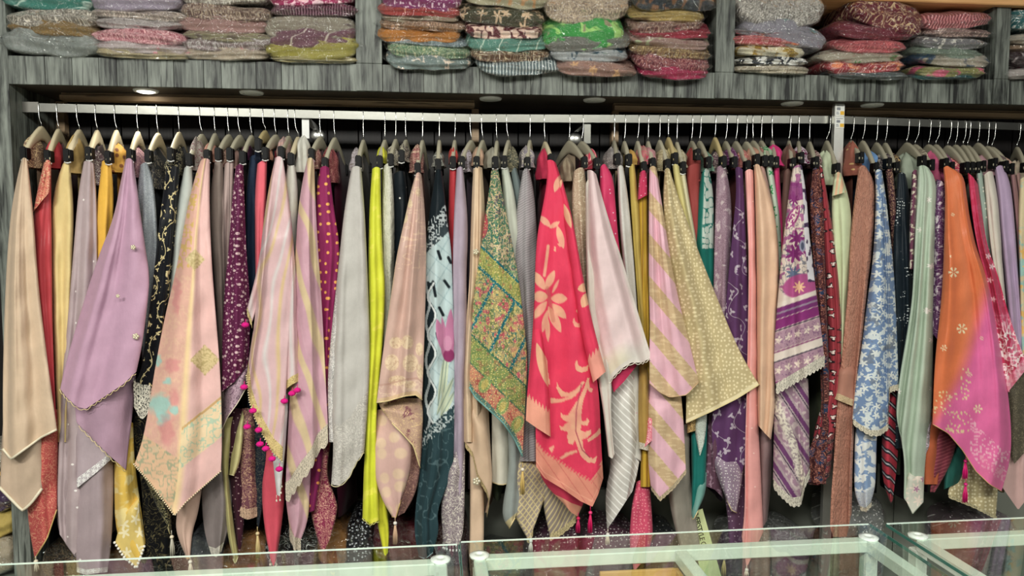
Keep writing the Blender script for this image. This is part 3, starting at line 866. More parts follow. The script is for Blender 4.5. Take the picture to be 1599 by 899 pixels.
def polym(X, Y, pl):
    ins = np.zeros(X.shape, bool); n = len(pl); j = n - 1
    for i in range(n):
        (xi, yi), (xj, yj) = pl[i], pl[j]
        if yi != yj: ins ^= ((yi > Y) != (yj > Y)) & (X < (xj - xi) * (Y - yi) / (yj - yi) + xi)
        j = i
    return ins.astype(float)

# ================================================================== THE OUTFITS ON THE RAIL
GOLD = (196, 166, 104); PGOLD = (222, 202, 150); CREAM = (226, 216, 190); SILV = (206, 202, 194)
OUT = []
def O(hk, nk, clip, short, label, body, collar, panels, extra=(), tone=0):
    OUT.append(dict(hx=hk, n=nk, c=clip, short=short, label=label, body=body, collar=collar, panels=panels, extra=extra, tone=tone))
P = Panel

# --- prints of the showiest cloths
def _tr(s, x0, y0, k): return [(x0 + p[0] / k, y0 + p[1] / k) for p in pts(s)]
SCROLL = [_tr(q, 810, 590, 3.593) for q in ('385,0 365,60 340,110 300,170 275,210 248,205 235,192 238,220 255,240 275,246 245,275 228,268 235,290 275,302 272,330 280,370 305,372 316,345 330,390 350,440 385,472 430,477 441,435 415,452 385,432 362,392 356,345 385,335 408,312 405,290 375,302 347,292 352,264 385,267 397,240 385,224 375,244 352,238 352,200 358,140 385,60 397,0',
    '214,22 212,60 238,104 290,106 338,80 372,22 360,16 322,62 282,84 246,74 224,46', '180,112 230,118 300,100 330,84 320,100 290,118 230,138 180,142', '384,0 382,40 392,76 412,80 416,62 398,54 394,0', '452,280 440,300 384,346 390,360 445,325 466,300', '228,448 270,418 325,402 330,414 280,434 240,456', '170,395 200,372 196,400 186,420')]
SCROLL += [_tr(q, 810, 380, 4.087) for q in ('110,625 140,618 126,660 140,708 165,745 166,708 180,740 186,810 196,870 200,905 180,890 150,832 115,812 110,790 132,772 116,700 104,650', '375,738 358,770 368,812 400,824 440,812 450,768 430,786 400,790 380,774', '368,302 384,270 410,254 432,285 445,322 410,312',
    '455,328 420,345 400,378 400,402 458,390', '352,472 344,500 358,532 390,536 400,504 380,511 362,500', '370,418 366,436 378,448 386,430', '244,0 262,22 290,16 290,0 276,6 258,0', '226,20 224,50 238,52 236,22')]
def pr_hotpink(X, Y, U, V, H):
    c = solid(X, (216, 0, 70)); g = (224, 166, 130)
    m = np.zeros_like(X)
    for a in ((833, 424, 851, 452, 7), (866, 422, 852, 452, 6), (873, 436, 862, 458, 2.5), (831, 463, 856, 463, 9), (886, 466, 860, 466, 8), (832, 498, 854, 470, 6.5), (884, 497, 862, 474, 7),
              (847, 519, 855, 484, 4.5), (876, 519, 856, 478, 7), (856, 534, 854, 492, 4), (841, 336, 860, 354, 5), (880, 388, 870, 352, 5.5), (858, 356, 874, 346, 4), (893, 355, 884, 318, 5), (874, 274, 866, 300, 5)):
        m = np.maximum(m, leafm(X, Y, *a))
    m = np.maximum(m, strok(X, Y, [(850, 430), (854, 400), (856, 384)], 2.4))
    for pl in SCROLL: m = np.maximum(m, polym(X, Y, pl))
    paintc(c, m * (0.86 + .14 * vnoise(X / 6, Y / 6, 2)), g)
    paintc(c, strok(X, Y, [(908, 600), (900, 640), (899, 673), (909, 702), (921, 714)], 0.7), (150, 40, 70))
    paintc(c, strok(X, Y, [(855, 450), (864, 500)], 3.2) * 0.6, (190, 112, 88))
    tri = np.abs(((X + 0.8 * Y) / 3.4) % 2 - 1)
    hb = 37 - 12 * sstep(918, 940, X)
    band = np.clip(hb + 9 * tri - H, 0, 1) * (Y > 660)
    paintc(c, band, (216, 134, 110)); paintc(c, band * (np.abs(((X - 0.7 * Y) / 17) % 1 - .5) < .06) * 0.5, (190, 90, 80)); paintc(c, band * (np.abs(H - 9) < 1) * .6, (236, 170, 140))
    return c
def pr_hotpink_left(X, Y, U, V, H):
    c = solid(X, (216, 0, 70)); tri = np.abs((X / 2.6) % 2 - 1)
    paintc(c, leafm(X, Y, 838, 535, 858, 606, 8), (226, 166, 128))
    paintc(c, np.clip(36 + 9 * tri - H, 0, 1), (228, 150, 124)); return c
def pr_hotpink_right(X, Y, U, V, H):
    c = solid(X, (216, 0, 70)); tri = np.abs((X / 2.6) % 2 - 1)
    paintc(c, leafm(X, Y, 902, 452, 921, 446, 7), (226, 166, 128)); paintc(c, leafm(X, Y, 921, 456, 909, 480, 8), (226, 166, 128))
    paintc(c, leafm(X, Y, 880, 318, 892, 356, 5), (226, 166, 128)); paintc(c, leafm(X, Y, 876, 268, 868, 302, 6), (226, 166, 128))
    paintc(c, np.clip(34 + 8 * tri - H, 0, 1), (228, 146, 128)); return c
def pr_peach(X, Y, U, V, H):
    left = U < 0.47
    c = solid(X, (222, 178, 172))
    paintc(c, left * 1.0, (216, 166, 148))
    fl = sstep(0.40, 0.475, U) * (1 - sstep(0.475, 0.60, U))
    paintc(c, fl * 0.9, (236, 206, 150))  # yellowish highlight beside the fold, painted into the colour
    paintc(c, left * (np.abs(vnoise(X / 5, Y / 5, 3) - .5) < .1) * 0.35 * (Y > 430), (228, 196, 156))
    XX = X + 8 * (vnoise(X / 6, Y / 6, 5) - .5); Y2 = Y + 8 * (vnoise(X / 6, Y / 6, 6) - .5)
    for e in ((250, 632, 17, 16), (254, 652, 9, 10), (261, 596, 8, 6), (247, 562, 4, 9), (240, 700, 7, 5), (272, 640, 5, 7)): paintc(c, ell(XX, Y2, *e, 0, .5) * left * .85, (150, 200, 192))
    for e in ((262, 672, 12, 22), (268, 570, 12, 10), (276, 460, 6, 30), (272, 620, 8, 12)): paintc(c, ell(XX, Y2, *e, 0, .6) * left * .55, (206, 120, 124))
    paintc(c, (U < 0.35) * (Y < 420) * (Y > 270) * (np.abs(vnoise(X / 6, Y / 6, 4) - .5) < .12), (206, 170, 96))
    # woven gold lozenges
    for (cx, cy, r) in ((304, 405, 17), (320, 562, 24)):
        d = np.abs(X - cx) / r + np.abs(Y - cy) / (r * 1.05)
        paintc(c, np.clip((1 - d) * 8, 0, 1) * 0.9, (206, 186, 132)); paintc(c, (d < 1) * (np.abs(vnoise(X / 4, Y / 3, 2) - .5) < .12) * 0.7, (170, 150, 96))
    # wide patterned band running diagonally
    q = Y + 0.78 * (X - 275)
    bd = (~left) * np.clip((q - 672) / 2, 0, 1) * np.clip((738 - q) / 2, 0, 1)
    paintc(c, bd * 0.85, (226, 204, 160)); paintc(c, bd * (np.abs(vnoise(X / 5, Y / 5, 7) - .5) < .08) * 0.7, (150, 190, 170)); paintc(c, (~left) * (np.abs(q - 676) < 2.2) * 0.8, (196, 150, 90))
    q2 = Y - 0.7 * (X - 215); bl = left * (q2 > 672)
    paintc(c, bl * 0.8, (218, 180, 140)); paintc(c, bl * (np.abs(vnoise(X / 6, Y / 6, 8) - .5) < .09) * 0.8, (150, 160, 130))
    return c
def pr_iceblue(X, Y, U, V, H):
    c = solid(X, (184, 204, 206))
    nz = vnoise(X / 9, Y / 9, 1)
    paintc(c, (np.abs(((X + 0.6 * Y) / 24) % 1 - .5) < .05) * 0.6 + (np.abs(((X - 1.2 * Y) / 30) % 1 - .5) < .04) * 0.6, (146, 172, 178))
    for (a, b, d, e) in ((684, 392, 688, 404), (694, 438, 701, 448), (686, 480, 692, 492), (676, 440, 680, 462), (700, 402, 704, 410), (682, 520, 684, 528)):
        paintc(c, strok(X, Y, [(a, b), (d, e)], 2.2), (26, 34, 40))
    # wavy black band down the left edge
    wv = 673 + 6 * np.sin(Y / 9.5)
    paintc(c, np.clip((wv + 4 - X) / 1.5, 0, 1) * (Y > 440), (28, 42, 48)); paintc(c, (np.abs(X - wv - 1) < 1.6) * (Y > 440), (214, 222, 222))
    paintc(c, (np.abs(X - 668 - 3 * np.sin(Y / 9.5 + 2)) < 2) * (Y > 430) * 0.8, (206, 216, 218))
    # leaves under the flower
    for a in ((690, 640, 700, 540, 4), (684, 632, 694, 556, 3), (682, 648, 708, 590, 5), (686, 655, 709, 612, 5)):
        paintc(c, leafm(X, Y, *a), (196, 206, 178)); paintc(c, strok(X, Y, [(a[0], a[1]), (a[2], a[3])], 0.6), (110, 132, 124))
    # pink lily
    for a in ((682, 498, 700, 560, 8), (704, 482, 700, 560, 7), (712, 494, 698, 560, 8), (690, 494, 699, 560, 4)): paintc(c, leafm(X, Y, *a), (196, 120, 160))
    paintc(c, ell(X, Y, 699, 545, 10, 16), (188, 110, 152)); paintc(c, ell(X, Y, 701, 555, 9, 10), (140, 40, 96)); paintc(c, ell(X, Y, 699, 536, 7, 12), (206, 138, 172))
    # dark top, patterned strip
    q = Y + 0.95 * (X - 690)
    paintc(c, np.clip((352 - q) / 3, 0, 1), (24, 34, 40))
    st = (q > 325) * (q < 372); paintc(c, st * 0.85, (30, 40, 46)); paintc(c, st * (np.abs(vnoise(X / 4, Y / 4, 3) - .5) < .1), (190, 200, 202))
    low = Y > 640 + 0.9 * (700 - X); paintc(c, low * 1.0, (40, 64, 70)); paintc(c, low * (np.abs(vnoise(X / 8, Y / 12, 11) - .5) < .03) * .5, (110, 136, 140))
    bq = np.abs(Y - (650 + 0.9 * (700 - X))) < 12; paintc(c, bq * (np.abs(vnoise(X / 3.5, Y / 3.5, 6) - .5) < .12) * 0.9, (200, 212, 212))
    return c
def pr_multi(X, Y, U, V, H):
    n1 = vnoise(X / 5, Y / 5, 1); n2 = vnoise(X / 4, Y / 4, 2); n3 = vnoise(X / 22, Y / 22, 3)
    c = solid(X, (176, 160, 100))
    paintc(c, sstep(.5, .6, n3), (204, 148, 110)); paintc(c, sstep(.58, .66, n1) * .8, (96, 120, 66)); paintc(c, sstep(.62, .68, n2) * .9, (214, 190, 110)); paintc(c, (np.abs(n1 - .45) < .05) * .8, (30, 112, 110)); paintc(c, sstep(.72, .78, vnoise(X / 6, Y / 6, 8)), (196, 84, 92))
    q = Y - 0.95 * (X - 760)           # diagonal zones
    top = np.clip((395 - q) / 3, 0, 1)
    paintc(c, top * 0.55, (40, 110, 100)); paintc(c, top * (np.abs(n2 - .5) < .09), (214, 190, 150)); paintc(c, top * ell(X, Y, 753, 350, 9, 22), (188, 62, 70))
    b1 = (q > 395) * (q < 425); paintc(c, b1 * .65, (168, 172, 74)); paintc(c, (np.abs(q - 393) < 2.4) + (np.abs(q - 428) < 3) , (22, 112, 118))
    mid = (q > 430) * (q < 545)
    r = Y + 2.0 * (X - 740)
    paintc(c, mid * (np.abs((r / 92) % 1 - .5) < .055), (14, 112, 122))
    b2 = (q > 545) * (q < 590); paintc(c, b2 * .6, (126, 150, 66)); paintc(c, (np.abs(q - 545) < 2.4) + (np.abs(q - 592) < 2.4), (60, 110, 80))
    low = q > 592; paintc(c, low * .75, (212, 120, 92)); paintc(c, low * sstep(.55, .62, n1) * .8, (176, 66, 60))
    for (cx, cy) in ((757, 600), (785, 634), (808, 662)): paintc(c, ell(X, Y, cx, cy, 9, 14, 25), (140, 160, 90)); paintc(c, ell(X, Y, cx, cy, 5, 9, 25), (196, 176, 90))
    paintc(c, (H < 9) * .8, (70, 130, 120)); return c
def pr_purple(X, Y, U, V, H):
    c = solid(X, (214, 196, 184)); pu = (126, 36, 108); g = (92, 96, 112)
    paintc(c, (np.abs(vnoise(X / 5, Y / 5, 2) - .5) < .06) * (Y < 460) * .7, g); paintc(c, (vnoise(X / 7, Y / 7, 6) > .72) * (Y < 460) * .8, (150, 70, 128))
    for (cx, cy, r) in ((1245, 372, 14), (1240, 396, 15), (1252, 388, 12), (1240, 312, 9)): paintc(c, flowerm(X, Y, cx, cy, r, 7), pu)
    paintc(c, ell(X, Y, 1253, 384, 5, 9), (140, 140, 160)); paintc(c, ell(X, Y, 1253, 384, 2.5, 6), (70, 74, 96))
    paintc(c, leafm(X, Y, 1228, 358, 1248, 320, 8), (150, 50, 120)); paintc(c, (leafm(X, Y, 1229, 356, 1247, 322, 5) > .4) * (vnoise(X / 2.5, Y / 2.5, 4) > .5), (226, 206, 196))
    paintc(c, flowerm(X, Y, 1240, 428, 13, 9), (98, 112, 138)); paintc(c, ell(X, Y, 1250, 446, 28, 18, -15), (170, 70, 130)); paintc(c, flowerm(X, Y, 1248, 448, 10, 8), (232, 184, 140))
    paintc(c, (Y < 312) * (Y > 285) * .8, pu)
    # cross bands, running slightly uphill to the right
    q = Y + 0.34 * (X - 1210)
    def bd(a, b, col, f=1.0): paintc(c, np.clip((q - a), 0, 1) * np.clip((b - q), 0, 1) * f, col)
    bd(474, 482, (222, 208, 196)); bd(482, 500, (120, 42, 112)); bd(489, 493, (150, 130, 150)); bd(500, 516, (132, 34, 112)); bd(516, 519, (60, 44, 70))
    for s0 in (519, 566):
        bd(s0, s0 + 30, (168, 132, 148)); z = (q > s0 + 3) * (q < s0 + 27)
        paintc(c, z * flowerm(((X - 1208) % 15), (q - s0 - 14) + 7.5 - 0, 7.5, 7.5, 6.5, 5), (224, 206, 190)); paintc(c, z * (np.abs(vnoise(X / 3, Y / 3, 3) - .5) < .06) * .6, (110, 70, 110))
    bd(549, 552, (132, 60, 112)); bd(552, 566, (222, 208, 196)); bd(564, 567, (60, 50, 70)); bd(596, 600, (132, 34, 112)); bd(600, 604, (214, 196, 184)); bd(604, 612, (140, 60, 118)); 
    e = sstep(0.80, 0.84, U) * (Y < 440)
    paintc(c, e, (222, 218, 224)); paintc(c, e * (vnoise(X / 5, Y / 9, 5) > .68), (70, 50, 84))
    return c
def pr_purple_low(X, Y, U, V, H):
    c = solid(X, (168, 148, 152)); q = (Y * 0.75 - 1.15 * X) / 34.0; f = q % 1
    paintc(c, (f < .26) * 1.0, (106, 56, 104)); paintc(c, (f > .34) * (f < .40), (60, 44, 70)); z = (f > .5) * (f < .85); paintc(c, z * .7, (150, 112, 136)); paintc(c, z * (vnoise(X / 4, Y / 4, 3) > .58) * .8, (206, 190, 184)); ln = strok(X, Y, [(1209, 622), (1222, 655), (1238, 690), (1248, 735), (1256, 756)], 6.5); paintc(c, ln, (214, 204, 188)); paintc(c, ln * (vnoise(X / 2.2, Y / 2.2, 9) > .6) * .7, (130, 110, 120)); return c
def pr_ombre(X, Y, U, V, H):
    c = solid(X, (214, 104, 44)); t = sstep(-16, 18, X - (1546 - 0.30 * np.maximum(Y - 430, 0) - 30 * sstep(560, 720, Y)))
    paintc(c, t, (222, 92, 154))
    paintc(c, (1 - t) * sstep(.2, .5, U) * (1 - sstep(.5, .7, U)) * .35, (232, 138, 96))  # peach highlight on the orange part, put into the cloth colour
    for (cx, cy, r) in ((1489, 425, 8), (1502, 513, 8), (1488, 335, 3), (1474, 543, 5), (1527, 638, 7), (1514, 585, 4), (1533, 528, 3), (1485, 400, 2)):
        a = np.arctan2(Y - cy, X - cx); d = np.hypot(X - cx, Y - cy); paintc(c, (d < r) * (np.cos(6 * a) > .1) * (d > r * .2), (234, 214, 170))
    dots = (hashn(np.floor(X / 2.6), np.floor(Y / 2.6), 3) > .80)
    for (cx, cy, a, b) in ((1478, 620, 22, 10), (1472, 640, 18, 10), (1500, 655, 16, 14), (1497, 668, 20, 8), (1508, 600, 8, 30)): paintc(c, dots * (ell(X, Y, cx, cy, a, b) > .3) * .9, (226, 206, 150))
    d2 = (hashn(np.floor(X / 3), np.floor(Y / 2.2), 5) > .72) * (H < 62) * (H > 14) * (X > 1515); paintc(c, d2 * .75, (240, 196, 200))
    paintc(c, (H < 30) * (X > 1530) * .35, (226, 110, 150))
    return c
def pr_bandana(X, Y, U, V, H):
    c = solid(X, (190, 22, 76)); n = vnoise(X / 7, Y / 7, 2); z = sstep(480, 520, Y)
    paintc(c, (np.abs(n - .5) < .07) * (0.15 + .85 * z), (244, 208, 212)); paintc(c, z * .5 * (vnoise(X / 16, Y / 16, 5) > .42), (240, 172, 186)); paintc(c, z * (np.abs(vnoise(X / 5, Y / 5, 9) - .5) < .09), (248, 226, 226))
    for (cx, cy) in ((1549, 416), (1551, 467), (1546, 437), (1570, 465), (1543, 400)): paintc(c, flowerm(X, Y, cx, cy, 5, 5), (246, 200, 206))
    paintc(c, (H < 16) * .6, (240, 150, 170)); return c
def pr_bands(X, Y, U, V, H):            # pink and gold, wide diagonal woven bands
    c = solid(X, (222, 172, 186)); q = (Y - 1.18 * X); f = ((q + 700) / 66.0) % 1
    g = (f < .46); paintc(c, g * 1.0, (196, 166, 126)); paintc(c, g * (vnoise(X / 9, Y / 2.2, 3) > .62) * .5, (226, 204, 160)); return c
def pr_silverpink(X, Y, U, V, H):       # silver, gold and pink shot stripes
    c = solid(X, (206, 170, 172)); q = X + 0.42 * Y * 0.35 + 12 * np.sin(Y / 60.0) + 22 * (vnoise(X / 40, Y / 70, 4) - .5)
    f = (q / 31.0) % 1
    paintc(c, np.clip((f - .05) * 8, 0, 1) * np.clip((.30 - f) * 8, 0, 1), (206, 198, 196)); paintc(c, np.clip((f - .46) * 8, 0, 1) * np.clip((.74 - f) * 8, 0, 1), (206, 178, 132)); return c
def pr_pinkgold(X, Y, U, V, H):
    c = solid(X, (198, 152, 166)); f = ((X - .30 * Y + 14 * (vnoise(X / 30, Y / 60, 4) - .5)) / 33.0) % 1
    paintc(c, np.clip((f - .02) * 12, 0, 1) * np.clip((.44 - f) * 12, 0, 1), (208, 184, 144)); paintc(c, np.clip((f - .62) * 12, 0, 1) * np.clip((.74 - f) * 12, 0, 1) * .5, (206, 168, 178)); return c
def pr_rose(X, Y, U, V, H):
    c = solid(X, (202, 166, 152)); paintc(c, (np.abs(vnoise(X / 12, Y / 5, 3) - .5) < .05) * (Y < 420) * .7, (226, 196, 168))
    for (cx, cy, a, b) in ((618, 535, 10, 9), (636, 534, 9, 11), (612, 566, 11, 13), (641, 567, 12, 14), (621, 594, 14, 8), (655, 545, 6, 10), (656, 580, 5, 12), (640, 600, 10, 6), (632, 340, 5, 8), (640, 318, 4, 7), (653, 300, 4, 6)):
        m = ell(X, Y, cx, cy, a, b); paintc(c, m * .9, (224, 200, 164)); paintc(c, m * (np.abs(vnoise(X / 3, Y / 3, 5) - .5) < .08) * .6, (188, 150, 124))
    z = (H < 26); paintc(c, z * (np.abs(vnoise(X / 7, Y / 4, 7) - .5) < .1) * .6, (228, 204, 176)); paintc(c, (np.abs(H - 26) < 1.5) * .6, (184, 140, 124)); return c
def pr_blush(X, Y, U, V, H):
    c = solid(X, (222, 196, 196)); e = 1 - sstep(10, 42, H) * sstep(0.0, 0.22, U) * sstep(0.0, 0.12, 1 - U)
    paintc(c, e * .9, (216, 210, 200)); paintc(c, e * (H > 6) * (H < 34) * sstep(.3, .6, 1 - U) * .4, (226, 214, 168)); return c
def pr_teal(X, Y, U, V, H):
    c = solid(X, (10, 104, 94)); z = (Y < 388) * sstep(.34, .40, U); paintc(c, z, (178, 190, 180)); paintc(c, z * (np.abs(vnoise(X / 6, Y / 8, 3) - .5) < .07), (30, 110, 100)); return c

TAN = F((204, 178, 150), rough=.55, sheen=.3)
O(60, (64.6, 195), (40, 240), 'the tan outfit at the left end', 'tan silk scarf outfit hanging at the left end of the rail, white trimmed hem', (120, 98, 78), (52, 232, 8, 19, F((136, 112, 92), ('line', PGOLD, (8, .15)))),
  [P('under_layer', F((190, 166, 142), rough=.45), 5, '6,640 2,700 0,760', '68,660 68,700 66,762', '36,797 50,784', 1.6, .009, ('cord', CREAM, .0042)),
   P('drape', TAN, 6.4, '34,248 24,290 15,345 8,450 4,600 5,700', '43,250 52,330 60,450 75,570 89,670', '18,716 65,682', 2.6, .013, ('cord', CREAM, .0035), seed=4)])
O(88, (91.6, 199), (77, 245), 'the crimson brocade outfit', 'crimson satin outfit second from the left, pale brocade yoke and pointed tail', (110, 24, 34), (86, 236, 8, 17, F((178, 36, 50))),
  [P('drape', F((184, 48, 58), rough=.35, spec=.5), 4.4, '69,254 57,310 47,370 46,430 60,520 70,640', '80,254 80,300 81,400 82,520 88,660', None, 2, .010),
   P('yoke', F((196, 84, 74), ('line', (222, 170, 130), (7, .2)), rough=.4), 5.0, '69,252 60,290 52,330', '80,253 79,280 77,300', None, 1.5, .006),
   P('tail', F((180, 66, 62), ('line', (206, 128, 100), (9, .14)), rough=.5), 4.4, '60,640 44,740 42,805 54,872', '92,640 90,740 89,795', '74,840', 1.4, .008, ('cord', GOLD, .002))], extra=[('tassel', 56, 874, 892, 4.6, (206, 196, 176), CREAM)])
O(119, (124, 200), (107, 243), 'the pale yellow outfit', 'pale butter yellow outfit between the crimson and the mauve one', (120, 102, 62), (118, 236, 8, 22, F((176, 146, 84))),
  [P('drape', F((216, 192, 128), rough=.45), 3.4, '98,256 86,290 79,340 80,450 84,560 90,690', '109,252 116,330 112,420 108,520 104,690', None, 2, .012)])
O(148, (152, 201), (141, 240), 'the mauve-grey outfit', 'mauve-grey outfit with small silver sequins and a long doubled tail', (92, 78, 80), (153, 258, 12, 20, F((104, 84, 90), ('line', SILV, (8, .12)))),
  [P('drape', F((176, 158, 160), ('dots', (236, 230, 226), (44, 1.6, .9))), 4.2, '131,252 122,300 114,400 104,520 96,600 92,700 89,780 93,834', '146,256 151,300 152,420 152,520 150,700 146,780 140,830', '116,866', 3, .012),
   P('inner_tail', F((164, 146, 148), ('dots', (236, 230, 226), (60, 2.2, .9))), 3.6, '96,600 90,720 88,800 92,834 116,868', '124,600 123,760 122,872', None, 1.5, .01),
   P('tail', F((168, 150, 154), ('dots', (236, 230, 226), (60, 2.2, .9)), border=((8, (206, 196, 192), (('flow', (236, 232, 228), (9, 4, 5, .4)),)),)), 4.8, '117,640 117,700 116,800 120,893', '176,640 178,740 175,840 168,893', '134,897 158,894', 1.5, .01),
   P('sequin_hem', F((178, 160, 166), border=((15, (196, 188, 190), (('flow', (238, 236, 232), (8, 4, 5, .4)),)),)), 5.4, '118,640 119,720 120,762', '190,640 188,690 179,712', '150,738', 1.4, .008)])
O(178, (182, 201), (171, 246), 'the mustard outfit', 'bright mustard yellow outfit with a pearl edged corner hanging low', (140, 96, 20), (182, 243, 13, 17, F((196, 146, 40), ('dots', (120, 70, 30), (12, 3, .6)))),
  [P('drape', F((232, 178, 44), rough=.42), 3.4, '159,252 155,290 150,330 152,420 154,560', '173,254 178,300 176,360 172,420 170,560', None, 1.6, .011),
   P('tail', F((226, 186, 70), ('blob', (236, 214, 140), (26, .56)), rough=.4), 4.2, '180,660 178,740 180,840 213,886', '208,660 210,720 221,800 227,848', '216,884', 1.5, .01, None),
   P('turned_corner', F((220, 192, 104), ('flow', (240, 226, 180), (22, 9, 5, .6)), rough=.4), 4.7, '216,776 196,800 184,830 180,846', '218,790 224,830 226,852', '194,868 214,886', 1.2, .006, ('beads', (240, 236, 224), .0042, .010))])
O(213, (215.6, 203), (205, 243), 'the large lilac scarf', 'large lilac organza scarf with a scalloped cream edge fanning out wide', (96, 66, 88), (214, 250, 10, 18, F((132, 92, 106), ('line', (200, 160, 150), (7, .12)))),
  [P('under_layer', F((172, 138, 158), rough=.5), 6.0, '116,600 118,660 124,664', '214,560 208,640 200,700 197,734', '146,686 172,712', 2, .011, ('scallop', PGOLD, .0010, .022, .006)),
   P('drape', F((186, 146, 170), rough=.45, sheen=.35), 7.4, '196,249 190,275 178,340 152,404 120,505 100,577 94,607', '208,251 215,300 226,380 234,430 231,470 222,540 213,580', '104,620 121,635 134,638 166,617 193,599', 2.6, .016, ('scallop', PGOLD, .0010, .022, .006), seed=11)], extra=[('gem', 208, 386, 7.6, 4), ('gem', 184, 462, 7.6, 3), ('gem', 212, 525, 7.6, 5)])
O(244, (247, 205.5), (233, 244), 'the steel grey outfit', 'steel grey shimmering outfit just right of the lilac scarf', (52, 54, 58), (243, 264, 10, 20, F((62, 62, 64), ('line', (150, 140, 120), (10, .12)))),
  [P('drape', F((132, 138, 144), ('line', (158, 164, 168), (5, .2)), rough=.35), 4.6, '219,258 214,300 210,360 216,440 222,560', '231,256 240,282 246,350 246,420 246,560', None, 2.4, .011)])
O(278, (280, 204), (268, 241), 'the black vine-embroidered outfit', 'black outfit embroidered with gold vines, cream lace at its hem', (14, 14, 18), (276, 246, 10, 18, F((22, 22, 26), ('line', (190, 180, 140), (7, .1)))),
  [P('tail', F((16, 17, 20), ('line', (96, 88, 60), (16, .06)), rough=.4), 3.6, '208,640 206,680 216,730 222,760 225,880', '262,640 270,700 274,780 272,880', '240,884', 2, .012),
   P('gold_edged_corner', F((26, 28, 28), ('line', (176, 168, 120), (7, .12)), rough=.35), 4.4, '222,740 232,760 244,790 262,822', '240,750 256,780 268,800 268,832', '266,834', 1.2, .006, ('cord', (150, 140, 100), .0016)),
   P('drape', F((20, 22, 27), ('vine', (206, 190, 138), (22, .6, 14)), rough=.45), 5.6, '260,262 251,330 243,400 236,470 228,530 220,580 209,596', '281,262 276,330 270,400 262,480 252,560 244,606', '222,606', 2, .011, ('lace', (232, 226, 208), .072, .05, (40, 40, 42)))], extra=[('tassel', 268, 834, 868, 4.6, (190, 186, 170), CREAM)])
O(311, (315.5, 207), (297, 250), 'the pale sage-grey outfit', 'narrow pale sage-grey outfit between the black one and the peach scarf', (88, 92, 88), (308, 236, 9, 20, F((156, 150, 140), ('line', (120, 70, 80), (8, .12)))),
  [P('drape', F((184, 190, 184), rough=.55), 4.4, '288,262 276,320 268,380 262,460 250,600', '300,262 302,310 296,360 290,440 284,600', None, 1.6, .01)], tone=1)
O(334, (336, 206), (325, 244), 'the peach and turquoise scarf', 'peach pink silk scarf with gold lozenges and turquoise blotches, beaded pointed hem', (150, 100, 86), (330, 236, 8, 12, F((182, 130, 112))),
  [P('inner_tail', F((206, 172, 154)), 6.0, '284,740 276,800 274,830 290,868', '318,740 310,800 300,830 297,870', '294,872', 1.2, .008, ('cord', GOLD, .0018)),
   P('drape', dict(c=(0, 0, 0), pats=(), rough=.38, sheen=.3), 8.2, '314,250 306,270 291,330 280,400 256,500 241,580 232,640 222,690 210,724', '328,250 327,320 330,400 336,480 341,540 345,600 347,690 345,735', '222,738 238,757 268,797 273,804 290,784 312,764', 2.4, .016, ('beads', (222, 206, 170), .0026, .0068), fn=pr_peach, seed=21)],
  extra=[('tassel', 297, 874, 898, 6.4, (226, 218, 200), (240, 236, 226))], tone=1)
O(355, (357.5, 207.6), (342, 241), 'the taupe outfit', 'dark taupe outfit behind the peach scarf with a low embroidered corner', (62, 54, 50), (351, 244, 8, 12, F((140, 96, 90), ('line', (210, 190, 160), (6, .15)))),
  [P('tail', F((128, 118, 116), border=((14, (170, 166, 156), (('line', (226, 220, 206), (5, .2)),)),), rough=.6), 5.0, '310,700 314,760 318,830 330,866', '352,690 358,740 364,800 346,860', '338,870', 1.6, .01),
   P('drape', F((132, 118, 110), rough=.65), 4.2, '335,254 328,300 326,350 334,430 340,520 345,700', '348,256 350,310 350,380 352,520 352,700', None, 1.6, .01)], tone=1)
O(371, (375, 208.5), (360, 241), 'the mauve-beige outfit', 'narrow mauve-beige pleated outfit left of the plum dotted one', (86, 70, 68), (367, 246, 8, 12, F((176, 140, 128))),
  [P('drape', F((178, 156, 150), ('strp', (120, 104, 100), (9, .2, 0)), rough=.55), 3.6, '351,256 346,300 343,360 346,460 350,640', '365,255 364,320 360,400 360,480 362,640', None, 1.6, .01)], tone=1)
O(390, (393, 209), (380, 246), 'the plum dotted outfit', 'deep plum scarf outfit scattered with silver-gold dots, olive satin lining showing low', (44, 12, 34), (388, 236, 7, 10, F((60, 20, 48))),
  [P('brocade_tail', F((112, 66, 76), ('line', (190, 150, 120), (8, .14)), rough=.4), 4.0, '372,640 374,700 370,790', '398,640 400,720 402,792', '386,796', 1.4, .008, ('lace', (206, 170, 140), .022, .1)),
   P('inner_lining', F((60, 26, 40), ('dots', (170, 140, 140), (9, 1.0, .9)), rough=.5), 4.4, '350,640 356,720 362,780 370,850', '384,640 380,700 384,780 378,850', '374,862', 1.5, .01),
   P('satin_lining', F((178, 170, 110), rough=.28, spec=.6), 4.9, '347,660 344,720 350,760 354,830 364,872', '368,650 356,720 360,780 372,868', '368,880', 1.2, .008, ('cord', (214, 206, 160), .0016)),
   P('satin_corner', F((200, 192, 132), rough=.28, spec=.6), 5.0, '378,640 362,700 358,740', '382,660 376,720 366,742', None, 1.0, .006, ('cord', (214, 206, 160), .0012)),
   P('silver_band', F((178, 150, 164), ('line', (120, 92, 110), (9, .14)), rough=.35), 5.6, '347,606 346,640 345,674', '388,564 386,590 384,606', '356,650 372,628', 1.2, .008, ('cord', CREAM, .0014)),
   P('drape', F((96, 28, 70), ('dots', (214, 184, 186), (10.5, 2.0, .85)), ('dots', (180, 130, 150), (6, .8, 1.0)), rough=.5), 5.9, '368,260 362,310 358,380 350,450 347,520 346,612', '380,258 382,320 385,400 391,470 390,540 386,572', '366,596', 2, .011)], tone=1)
